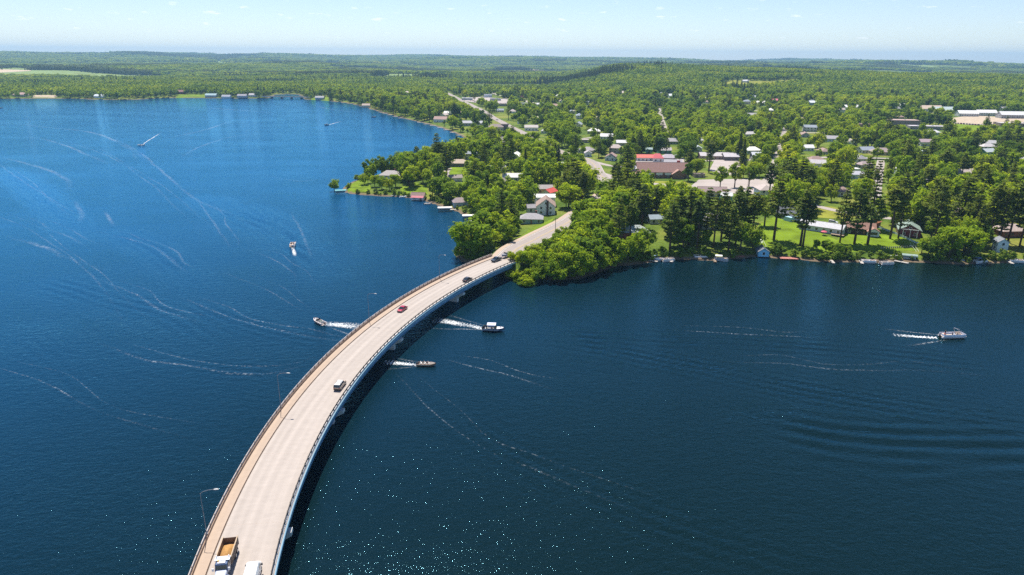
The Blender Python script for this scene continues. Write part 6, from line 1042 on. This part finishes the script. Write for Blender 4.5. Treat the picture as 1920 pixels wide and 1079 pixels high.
def pine(H, rad, base, tiers, size, m=PINE, shape='white'):
    C = []; Nn = []; tn = []; mb = MB(); tr_ = H * .012 + .08; lean = nrg.normal(0, .4, 2)
    mb.tube([(0, 0, -.4), (0, 0, H * .4), (lean[0] * .5, lean[1] * .5, H * .75), (lean[0], lean[1], H)], [tr_ * 1.3, tr_, tr_ * .6, tr_ * .12], 7)
    for k in range(tiers):
        u = k / (tiers - 1); z = H * (base + (1 - base) * u ** .95)
        if shape == 'spruce': rr = rad * (1 - u) ** .9 + .25
        elif shape == 'red': rr = rad * (max(0.05, 1 - (2 * u - .9) ** 2)) ** .5
        else: rr = rad * (.55 + .45 * math.sin(math.pi * min(1, u * 1.15 + .12))) * (1 - .55 * u ** 3) * nrg.uniform(.7, 1.15)
        nb = 6 if shape != 'spruce' else 8; a0 = nrg.random() * 6.28
        for j in range(nb):
            a = a0 + j * 6.283 / nb + nrg.normal(0, .3); L_ = rr * nrg.uniform(.55, 1.15); up = {'spruce': -.25, 'red': .25, 'white': .12}[shape]; tip = np.array((math.cos(a) * L_, math.sin(a) * L_, z + up * L_ + nrg.normal(0, .25))); root = np.array((lean[0] * max(0, z / H - .4), lean[1] * max(0, z / H - .4), z - .2))
            if j % 2 == 0 and L_ > 1.2: mb.tube([tuple(root), tuple(tip * (.8, .8, 1) + (0, 0, -.05))], [tr_ * .28, .03], 4)
            n = max(5, int(17 * L_ / 2.2)); s = nrg.uniform(.2, 1.0, n) ** (.8 if shape == 'spruce' else .55); p = root + (tip - root) * s[:, None] + nrg.normal(0, .36, (n, 3)) * (1, 1, .38) * (.5 + .24 * L_)
            C.append(p); Nn.append(np.array((0, 0, 1.0)) + nrg.normal(0, .55, (n, 3)) + .5 * (tip - root) / max(L_, .3)); tn.append(np.clip(nrg.uniform(.2, .8) + nrg.normal(0, .2, n), 0, 1))
    C = np.concatenate(C); return mb.mesh('trunk', BARK_PINE, True), quads_mesh('crown', C, np.concatenate(Nn), size * nrg.uniform(.6, 1.3, len(C)), m, np.concatenate(tn), .6)
PB = [broadleaf(H_, r_, lb, 78, .46) for H_, r_, lb in ((14, 5.0, 27), (15, 5.6, 30), (13, 4.0, 19), (16, 4.4, 25), (12, 5.0, 22), (14, 5.6, 31), (15, 3.6, 21))]
PBH = [14, 15, 13, 16, 12, 14, 15]
PP = [pine(26, 5.4, .36, 11, .60), pine(25, 4.8, .28, 12, .58), pine(27, 5.8, .42, 10, .62), pine(22, 3.6, .52, 10, .62, shape='red'), pine(24, 4.0, .56, 9, .66, shape='red'), pine(17, 3.6, .06, 18, .50, shape='spruce'), pine(15, 3.0, .05, 17, .48, shape='spruce')]
PPH = [26, 25, 27, 22, 24, 17, 15]
PS = [broadleaf(3.6, 2.1, 10, 60, .30, SHRUBM, .02, 'crown'), broadleaf(3.0, 1.9, 9, 60, .28, SHRUBM, .0, 'crown'), broadleaf(4.4, 2.2, 11, 60, .32, SHRUBM, .04, 'crown')]
PURP = broadleaf(12, 4.6, 24, 78, .46, PURPLE); YEL = broadleaf(12, 5, 24, 70, .5, YELLOW)

TREES = []      # x, y, kind, prototype, scale
def T(p, kind, h, proto=None):
    k = {'b': (PB, PBH), 'p': (PP, PPH)}[kind]; i = rnd.randrange(len(k[0]) if kind == 'b' else 5) if proto is None else proto; TREES.append((p[0], p[1], kind, i, h / k[1][i], True))
# trees set by hand where the photograph singles them out
for p, h, pr in (((49.6,309.1), 25, 0), ((55.8,314.9), 22, 3), ((74.4,311.5), 24, 1), ((80.7,323.6), 26, 0), ((85.4,320.7), 27, 2), ((88.3,315.7), 24, 4), ((95.7,328.1), 26, 1), ((96.8,317.8), 27, 0), ((103.4,328.3), 25, 2), ((102.3,312.2), 22, 1), ((109.5,324.3), 25, 4), ((115.2,330.7), 26, 0), ((117.2,324.5), 25, 3), ((130.2,330.0), 30, 2), ((139.8,320.8), 27, 0), ((140.7,319.9), 24, 4),
                 ((161.0,325.4), 27, 0), ((167.2,323.5), 27, 1), ((173.8,323.6), 29, 2), ((189.3,332.5), 26, 4), ((193.4,332.6), 25, 1), ((208.1,326.7), 28, 0), ((215.0,344.2), 27, 2), ((228.4,340.0), 29, 1), ((227.6,329.0), 26, 0), ((236.7,329.4), 28, 3), ((238.8,325.2), 27, 1), ((245.0,327.5), 29, 4), ((246.5,321.3), 27, 0), ((254.8,324.7), 28, 2),
                 ((172.2,419.6), 27, 0), ((173.3,433.2), 29, 2), ((180.9,426.5), 26, 1), ((157.6,415.9), 24, 3), ((176.4,403.8), 24, 4), ((67.1,400.6), 26, 0), ((59.5,385.7), 27, 2), ((71.3,391.8), 24, 1), ((65.1,429.8), 22, 3), ((37.9,429.0), 25, 0), ((40.1,418.9), 24, 2), ((35.9,446.9), 22, 1), ((42.3,407.6), 20, 3), ((-61.1,554.7), 27, 0), ((-47.8,495.8), 25, 1), ((-56.2,532.2), 22, 4), ((-6.9,544.8), 24, 0), ((-1.4,524.0), 26, 1), ((-19.2,598.1), 25, 2), ((-22.6,544.2), 22, 1), ((9.5,514.5), 20, 5), ((35.7,584.5), 16, 5), ((38.6,581.5), 15, 6),
                 ((360.4,689.1), 24, 0), ((396.0,735.2), 26, 2), ((319.7,647.8), 22, 1), ((459.0,738.4), 26, 0), ((544.7,804.5), 24, 2), ((551.8,783.3), 24, 1), ((474.8,654.9), 26, 0), ((335.0,552.7), 25, 1), ((297.6,501.3), 26, 2), ((210.8,447.0), 25, 1), ((223.5,429.6), 27, 0), ((225.4,421.2), 25, 2), ((199.4,607.5), 24, 5), ((190.7,569.7), 22, 5), ((96.6,796.4), 22, 0), ((84.8,602.5), 22, 4), ((137.9,678.4), 20, 5), ((154.8,723.0), 22, 0)): T(p, 'p', h, pr)
for p, h, pr in (((-122.8,466.8), 9, 4), ((-101.4,529.5), 13, 3), ((-103.7,487.5), 11, 2), ((-105.2,481.7), 8, 4), ((-96.0,472.9), 9, 0), ((-89.6,464.7), 9, 5), ((-83.7,460.1), 9, 1), ((-81.1,470.7), 10, 0), ((-71.1,468.3), 15, 3), ((-69.4,474.5), 14, 2), ((-60.2,475.5), 12, 0), ((-47.9,436.4), 13, 1), ((-44.9,441.1), 14, 5), ((-40.5,434.1), 12, 0), ((-76.2,571.4), 14, 2), ((-66.4,548.9), 12, 0),
                 ((-33.4,426.7), 12, 1), ((-27.1,412.0), 11, 5), ((-21.3,395.9), 13, 0), ((-17.0,383.0), 13, 1), ((-12.9,369.6), 15, 5), ((-8.7,355.2), 15, 1), ((-4.6,341.1), 14, 3), ((-11.2,342.7), 12, 0), ((-15.0,334.4), 11, 5), ((-9.3,323.3), 12, 1), ((-4.3,319.7), 12, 4), ((-20.6,316.8), 10, 0), ((-15.3,313.1), 11, 4), ((-10.1,307.7), 11, 5), ((-22.5,307.2), 9, 4), ((-18.1,300.1), 9, 5), ((-24.0,300.0), 7, 4), ((-1.4,323.8), 9, 4), ((0.6,336.8), 11, 2), ((-19.1,417.1), 14, 1), ((-11.4,401.4), 14, 5), ((-4.0,386.8), 15, 0), ((1.3,377.1), 14, 1), ((-5.4,427.6), 15, 1), ((1.3,417.7), 14, 0), ((8.1,428.0), 13, 2),
                 ((1.3,279.1), 3.2, 4), ((-0.7,272.4), 5, 4), ((1.3,270.4), 5, 0), ((2.8,269.5), 6, 5), ((4.8,268.8), 5.5, 4), ((0.4,273.0), 3.8, 5), ((11.8,292.9), 6, 4), ((15.9,300.1), 7, 5), ((20.3,307.6), 7.5, 0), ((24.3,315.4), 9, 1), ((8.8,287.8), 6, 4), ((3.7,264.8), 5, 4), ((1.3,268.3), 2.8, 0), ((5.8,264.3), 6, 5), ((-0.7,281.3), 3.8, 4), ((13.1,279.0), 9, 5), ((18.2,279.2), 11, 1), ((-0.0,278.3), 4, 4), ((3.6,273.8), 6, 4), ((7.1,270.2), 6.5, 0), ((11.0,268.1), 7, 4), ((19.4,268.3), 7, 5), ((28.1,272.0), 7, 4), ((33.0,276.6), 8, 0), ((40.3,283.6), 8, 4), ((44.6,287.7), 8, 5), ((4.5,275.3), 7, 0), ((8.1,276.9), 8.5, 5), ((11.5,271.7), 9, 4), ((14.8,275.3), 10.5, 1), ((15.9,270.4), 9, 4), ((19.8,274.9), 11, 0), ((22.8,280.8), 13, 5), ((24.1,272.6), 10, 4), ((27.1,277.1), 13, 1), ((30.5,276.6), 11, 5), ((33.5,286.0), 14, 0), ((36.4,282.9), 12, 1), ((27.4,294.2), 12, 4), ((31.9,299.6), 14, 5), ((35.6,297.9), 15, 1), ((39.4,294.5), 15, 0), ((42.6,291.1), 14, 2), ((32.1,320.5), 17, 1), ((35.4,314.6), 17, 5), ((40.4,324.8), 18, 0), ((43.1,314.8), 17, 1), ((45.6,305.3), 16, 3), ((44.3,346.7), 17, 5), ((38.9,348.9), 16, 1), ((35.0,352.4), 14, 0), ((49.7,335.6), 17, 1), ((55.1,335.7), 16, 3),
                 ((134.5,356.2), 17, 3), ((60.9,307.4), 12, 4), ((47.6,293.0), 12, 0), ((52.4,296.5), 12, 5), ((57.1,300.1), 13, 1), ((153.6,470.4), 18, 3), ((142.3,465.9), 16, 2), ((165.0,474.9), 15, 6), ((127.5,495.2), 14, 2), ((139.4,519.3), 14, 0), ((192.7,304.8), 9, 4), ((195.5,303.0), 8, 4), ((192.8,310.3), 8, 0), ((204.6,312.5), 13, 2), ((206.2,308.8), 12, 0), ((212.8,328.8), 14, 6), ((149.5,307.4), 5, 4), ((151.7,305.6), 6, 0), ((155.7,305.7), 5, 5), ((190.6,350.5), 17, 3), ((145.0,314.8), 5, 4), ((148.0,311.1), 6, 5)): T(p, 'b', h, pr)
PUR_P = (310.8,557.3); YEL_P = (242.7,1429.4)
MAN = np.array([(t[0], t[1]) for t in TREES])

def scatter(r0, r1, sp, keep):
    n = int((r1 - r0) / sp); out = []
    for i in range(n):
        r_ = r0 + (i + .5) * sp; m_ = int(2 * R(43) * r_ / sp); th = -R(43) + (np.arange(m_) + nrg.random(m_)) * (2 * R(43) / m_); rr = r_ + nrg.uniform(-.5, .5, m_) * sp; out.append(np.c_[rr * np.sin(th), rr * np.cos(th)])
    P = np.concatenate(out); P = P[inside(P, SHORE)]; return P[keep(P)]
def clear(P, marg):
    d, _ = seg_dist(P, SHORE); ok = d > marg
    q, _ = seg_dist(P, ROAD); ok &= q > 9.5
    for s_, w_ in zip(STREETS, ws): q, _ = seg_dist(P, s_); ok &= q > w_ + 3
    for hx, hy, hr in HOUSES: ok &= np.hypot(P[:, 0] - hx, P[:, 1] - hy) > hr + 2.2
    for pl in PATCHES:
        lo, hi = pl.min(0), pl.max(0); k = np.where((P >= lo).all(1) & (P <= hi).all(1) & ok)[0]
        if len(k): ok[k[inside(P[k], pl)]] = False
    d, _ = seg_dist(P, [arc(250, a) for a in range(145, 207, 4)]); ok &= d > 12
    return ok
# sight lines the photograph shows open: roads, roofs and lawns
TG = [(x, y, max(4, r_), .88 if i < 60 else .86 if i < HL_N0 else .8) for i, (x, y, r_) in enumerate(HOUSES)] + [(x, y, 6, .97) for x, y in ROAD[2:26:2]] + [(x, y, 5, .52) for x, y in ROAD[36::3]] + [(x, y, 3, .6) for s_ in STREETS for x, y in s_[::3]]
for pl in PATCHES:
    c = pl.mean(0); TG.append((c[0], c[1], 9, .75))
    for v in pl: TG.append((*(c * .5 + v * .5), 6, .6))
def sight(P, hts, crown=4.5):
    rt, at = polar(P[:, 0], P[:, 1]); keep = np.ones(len(P), bool); gzv = 4.0
    for x, y, rr, pr in TG:
        r_, a_ = math.hypot(x, y), math.degrees(math.atan2(x, y)); near = (rt < r_) & (np.abs(at - a_) < np.degrees((crown * .7 + rr * .75) / r_))
        zl = CAM_H - (CAM_H - 5.0) * rt / r_; blk = near & (zl < hts * .92 + gzv); keep &= ~(blk & (nrg.random(len(P)) < pr))
    return keep
P1 = scatter(285, 760, 6.3, lambda P: clear(P, 3.0)); P2 = scatter(760, 1650, 8.6, lambda P: clear(P, 4.0))
P = np.concatenate([P1, P2]); rr_, th_ = polar(P[:, 0], P[:, 1])
dm = np.full(len(P), 1e9)
for mx, my in MAN: dm = np.minimum(dm, np.hypot(P[:, 0] - mx, P[:, 1] - my))
pn = fbm(P[:, 0] / 120, P[:, 1] / 120, 21, 3)
shore_d, _ = seg_dist(P, SHORE)
pprob = np.where(pn > .57, .20, .05) + np.where((P[:, 0] > 60) & (P[:, 1] < 400), .22, 0) + np.where((P[:, 0] > 230) & (P[:, 1] < 700), .12, 0)
pprob = np.where((shore_d < 40) & (P[:, 1] > 1200), .10, pprob); isp = nrg.random(len(P)) < pprob
hts = np.where(isp, nrg.uniform(15, 25, len(P)), (9 + 12 * nrg.random(len(P)) ** 1.1) * np.where(shore_d < 25, .8, 1.0))
ok = (dm > 4.2) & sight(P, hts) & (nrg.random(len(P)) < np.where(rr_ < 760, .93, .95))
for (x, y), h, q in zip(P[ok], hts[ok], isp[ok]):
    if q: i = rnd.choice((0, 1, 2, 2, 0, 3, 4, 5)); i = i if i < 5 or h < 20 else 1; TREES.append((x, y, 'p', i, h / PPH[i], False))
    else: i = rnd.randrange(7); TREES.append((x, y, 'b', i, h / PBH[i], False))
# shrubs along the near shores
SHR = []
sh = np.array(SHORE[3:58]); 
for a, b in zip(sh[:-1], sh[1:]):
    d = b - a; L_ = np.hypot(*d); nrm = np.array((d[1], -d[0])) / L_
    for k in range(int(L_ / 2.6)):
        q = a + d * ((k + rnd.random()) * 2.6 / L_) + nrm * rnd.uniform(1.2, 4.2)
        if q[1] < 640: SHR.append(q)
SHR = np.array(SHR); SHR = SHR[inside(SHR, SHORE)]; SHR = SHR[clear(SHR, .9)]
r_, a_ = polar(SHR[:, 0], SHR[:, 1]); SHR = SHR[(np.abs(a_) < 40) & (nrg.random(len(SHR)) < .85)]
print('trees', len(TREES), 'shrubs', len(SHR))

TREES.sort(key=lambda t: (not t[5], math.hypot(t[0], t[1])))
def inview(t): a = math.degrees(math.atan2(t[0], t[1])); return abs(a) < 37.6
ind = []; rest = []; cnt = {'b': 0, 'p': 0}
for t in TREES:
    if cnt[t[2]] < 300 and inview(t): cnt[t[2]] += 1; ind.append(t)
    else: rest.append(t)
def descr(t):
    if t[2] == 'b': return ('tall ' if t[4] * PBH[t[3]] > 13.5 else 'low ' if t[4] * PBH[t[3]] < 10 else '') + 'green broadleaf tree'
    return ('dark cone shaped spruce' if t[3] >= 5 else 'tall dark pine' if t[3] < 3 else 'tall bare stemmed pine')
labs = place_labels([(t[0], t[1], descr(t)) for t in ind], 'tree')
ZI = ground_z([t[0] for t in ind], [t[1] for t in ind])
for t, lab, z in zip(ind, labs, ZI):
    tm, cm = (PB if t[2] == 'b' else PP)[t[3]]
    e = empty('broadleaf_tree' if t[2] == 'b' else ('spruce_tree' if t[3] >= 5 else 'pine_tree'), t[0], t[1], z, rnd.random() * 6.28, lab, 'tree', 'broadleaf trees of the lakeside town' if t[2] == 'b' else 'pines and spruces of the lakeside town')
    w = t[4] * rnd.uniform(.82, 1.28); e.scale = (w, w, t[4]); part('trunk', tm, e); part('crown', cm, e)
for (p, pr, nm, lab) in ((PUR_P, PURP, 'purple_tree', 'dark purple leaved tree standing among green trees at right'), (YEL_P, YEL, 'yellow_tree', 'bright yellow tree in the distant town')):
    e = empty(nm, p[0], p[1], gz(*p), 0, lab, 'tree'); part('trunk', pr[0], e); part('crown', pr[1], e)
order = np.argsort(np.hypot(SHR[:, 0], SHR[:, 1]))[:280]; SHR = SHR[order]; ZS = ground_z(SHR[:, 0], SHR[:, 1])
for (x, y), z, lab in zip(SHR, ZS, place_labels([(x, y, 'leafy shore bush') for x, y in SHR], 'bush')):
    pr = rnd.choice(PS); e = empty('shore_bush', x, y, z, rnd.random() * 6.28, lab, 'bush', 'bushes along the water'); s = rnd.uniform(.55, 1.15); e.scale = (s, s, s * rnd.uniform(.8, 1.15)); part('stem', pr[0], e); part('crown', pr[1], e)

# the woods beyond: too many to count, one object
lib = bpy.data.collections.new('tree_kinds')
def join(tm, cm, name):
    bm = bmesh.new(); bm.from_mesh(cm); n = len(bm.faces); bm.from_mesh(tm); bm.faces.ensure_lookup_table(); me = bpy.data.meshes.new(name)
    for i, f in enumerate(bm.faces): f.material_index = 0 if i < n else 1
    bm.to_mesh(me); bm.free(); me.materials.append(cm.materials[0]); me.materials.append(tm.materials[0]); o = bpy.data.objects.new(name, me); lib.objects.link(o)
k = 0
for tm, cm in PB: join(tm, cm, 'k%02d' % k); k += 1
for tm, cm in PP: join(tm, cm, 'k%02d' % k); k += 1
F0 = k
for _ in range(3): join(*broadleaf(15, 5.4, 14, 20, .95), 'k%02d' % k); k += 1
for a_ in ((23, 3.6, .2, 9, 1.1), (20, 3.4, .1, 9, 1.1)): join(*pine(*a_, shape='spruce'), 'k%02d' % k); k += 1
G0 = k
def grove(n, spread, conif):
    C = []; Nn = []; tn = []; S = []
    for _ in range(n):
        c = np.array((*nrg.normal(0, spread, 2), 0)); t0 = nrg.uniform(.2, .8); H_ = nrg.uniform(11, 18)
        u = sph(60); u[:, 2] = np.abs(u[:, 2]) if not conif else u[:, 2]
        C.append(c + u * ((6.0, 6.0, 6) if not conif else (3.2, 3.2, 9)) + (0, 0, H_ - 6 if not conif else H_ - 5)); Nn.append(u + (0, 0, .4) + nrg.normal(0, .35, u.shape)); tn.append(np.clip(t0 + nrg.normal(0, .15, 60), 0, 1)); S.append(nrg.uniform(1.2, 2.4, 60))
    me = quads_mesh('grove', np.concatenate(C), np.concatenate(Nn), np.concatenate(S), PINE if conif else LEAF, np.concatenate(tn)); global k
    o = bpy.data.objects.new('k%02d' % k, me); lib.objects.link(o); k += 1
for cf in (False, False, False, True): grove(16, 15, cf)
PTS = []        # x, y, z, pick, scale
for t in rest: PTS.append((t[0], t[1], t[3] if t[2] == 'b' else 7 + t[3], t[4]))
far1 = scatter(1650, 3000, 10.5, lambda P: clear(P, 5.0)); r_, a_ = polar(far1[:, 0], far1[:, 1]); hill = np.exp(-((r_ - 2500) / 600) ** 2) * sstep(3, 8, a_) * (1 - sstep(17, 24, a_))
n_ = fbm(far1[:, 0] / 260, far1[:, 1] / 260, 31, 3); con = (n_ + .16 * hill + nrg.normal(0, .05, len(far1))) > .70
op = fbm(far1[:, 0] / 420 + 7, far1[:, 1] / 200, 77, 3) < .335
for (x, y), c, o_ in zip(far1, con, op):
    if o_: continue
    PTS.append((x, y, F0 + (rnd.randrange(3) if not c else 3 + rnd.randrange(2)), rnd.uniform(.75, 1.15)))
far2 = scatter(3000, 6200, 30, lambda P: clear(P, 10)); far3 = scatter(6200, 13000, 58, lambda P: clear(P, 10))
for Pn, sc_ in ((far2, 1.0), (far3, 1.8)):
    n_ = fbm(Pn[:, 0] / 700, Pn[:, 1] / 500, 41, 3); op = fbm(Pn[:, 0] / 900 + 3, Pn[:, 1] / 500, 91, 3) < .34
    for (x, y), q, o_ in zip(Pn, n_, op):
        if o_: continue
        PTS.append((x, y, G0 + (3 if q > .55 else rnd.randrange(3)), sc_ * rnd.uniform(.85, 1.15)))
A_ = np.array(PTS); Zp = np.concatenate([ground_z(c[:, 0], c[:, 1]) for c in np.array_split(A_[:, :2], 12)]); print('wood points', len(A_))
me = bpy.data.meshes.new('woodland'); me.vertices.add(len(A_)); me.vertices.foreach_set('co', np.c_[A_[:, :2], Zp].astype(np.float32).ravel())
for nm, ty, v in (('pick', 'INT', A_[:, 2].astype(np.int32)), ('size', 'FLOAT', A_[:, 3].astype(np.float32)), ('turn', 'FLOAT', nrg.uniform(0, 6.28, len(A_)).astype(np.float32))):
    at = me.attributes.new(nm, ty, 'POINT'); at.data.foreach_set('value', v)
wood = bpy.data.objects.new('woodland', me); col.objects.link(wood); tag(wood, 'dense mixed woodland covering the town and the low hills behind', 'woodland', kind='stuff')
ng = bpy.data.node_groups.new('woodland', 'GeometryNodeTree'); ng.interface.new_socket('Geometry', in_out='INPUT', socket_type='NodeSocketGeometry'); ng.interface.new_socket('Geometry', in_out='OUTPUT', socket_type='NodeSocketGeometry')
gi = ng.nodes.new('NodeGroupInput'); go = ng.nodes.new('NodeGroupOutput'); ip = ng.nodes.new('GeometryNodeInstanceOnPoints'); ci = ng.nodes.new('GeometryNodeCollectionInfo'); ci.inputs['Collection'].default_value = lib; ci.inputs['Separate Children'].default_value = True; ci.inputs['Reset Children'].default_value = True
def natt(nm, ty):
    a = ng.nodes.new('GeometryNodeInputNamedAttribute'); a.data_type = ty; a.inputs['Name'].default_value = nm; return a.outputs['Attribute']
cx = ng.nodes.new('ShaderNodeCombineXYZ'); ng.links.new(natt('turn', 'FLOAT'), cx.inputs['Z']); cs = ng.nodes.new('ShaderNodeCombineXYZ'); sz = natt('size', 'FLOAT')
for ax in 'XYZ': ng.links.new(sz, cs.inputs[ax])
e2r = ng.nodes.new('FunctionNodeEulerToRotation'); ng.links.new(cx.outputs[0], e2r.inputs[0])
ip.inputs['Pick Instance'].default_value = True
ng.links.new(gi.outputs[0], ip.inputs['Points']); ng.links.new(ci.outputs[0], ip.inputs['Instance']); ng.links.new(natt('pick', 'INT'), ip.inputs['Instance Index']); ng.links.new(e2r.outputs[0], ip.inputs['Rotation']); ng.links.new(cs.outputs[0], ip.inputs['Scale']); ng.links.new(ip.outputs[0], go.inputs[0])
md = wood.modifiers.new('woodland', 'NODES'); md.node_group = ng

# ---------------------------------------------------------------- air
hz = MB().box((0, 7800, 121), (30400, 17200, 262)).build('haze', None); tag(hz, 'thin pale blue haze over the whole landscape', 'haze', kind='stuff')
hm = bpy.data.materials.new('haze_air'); hm.use_nodes = True; nt = hm.node_tree
for n in list(nt.nodes): nt.nodes.remove(n)
o_ = nt.nodes.new('ShaderNodeOutputMaterial'); pv = nt.nodes.new('ShaderNodeVolumePrincipled'); pv.inputs['Color'].default_value = (.38, .68, 1.0, 1); pv.inputs['Density'].default_value = 7.5e-5; pv.inputs['Anisotropy'].default_value = .2
nt.links.new(pv.outputs[0], o_.inputs['Volume']); hz.data.materials.append(hm)
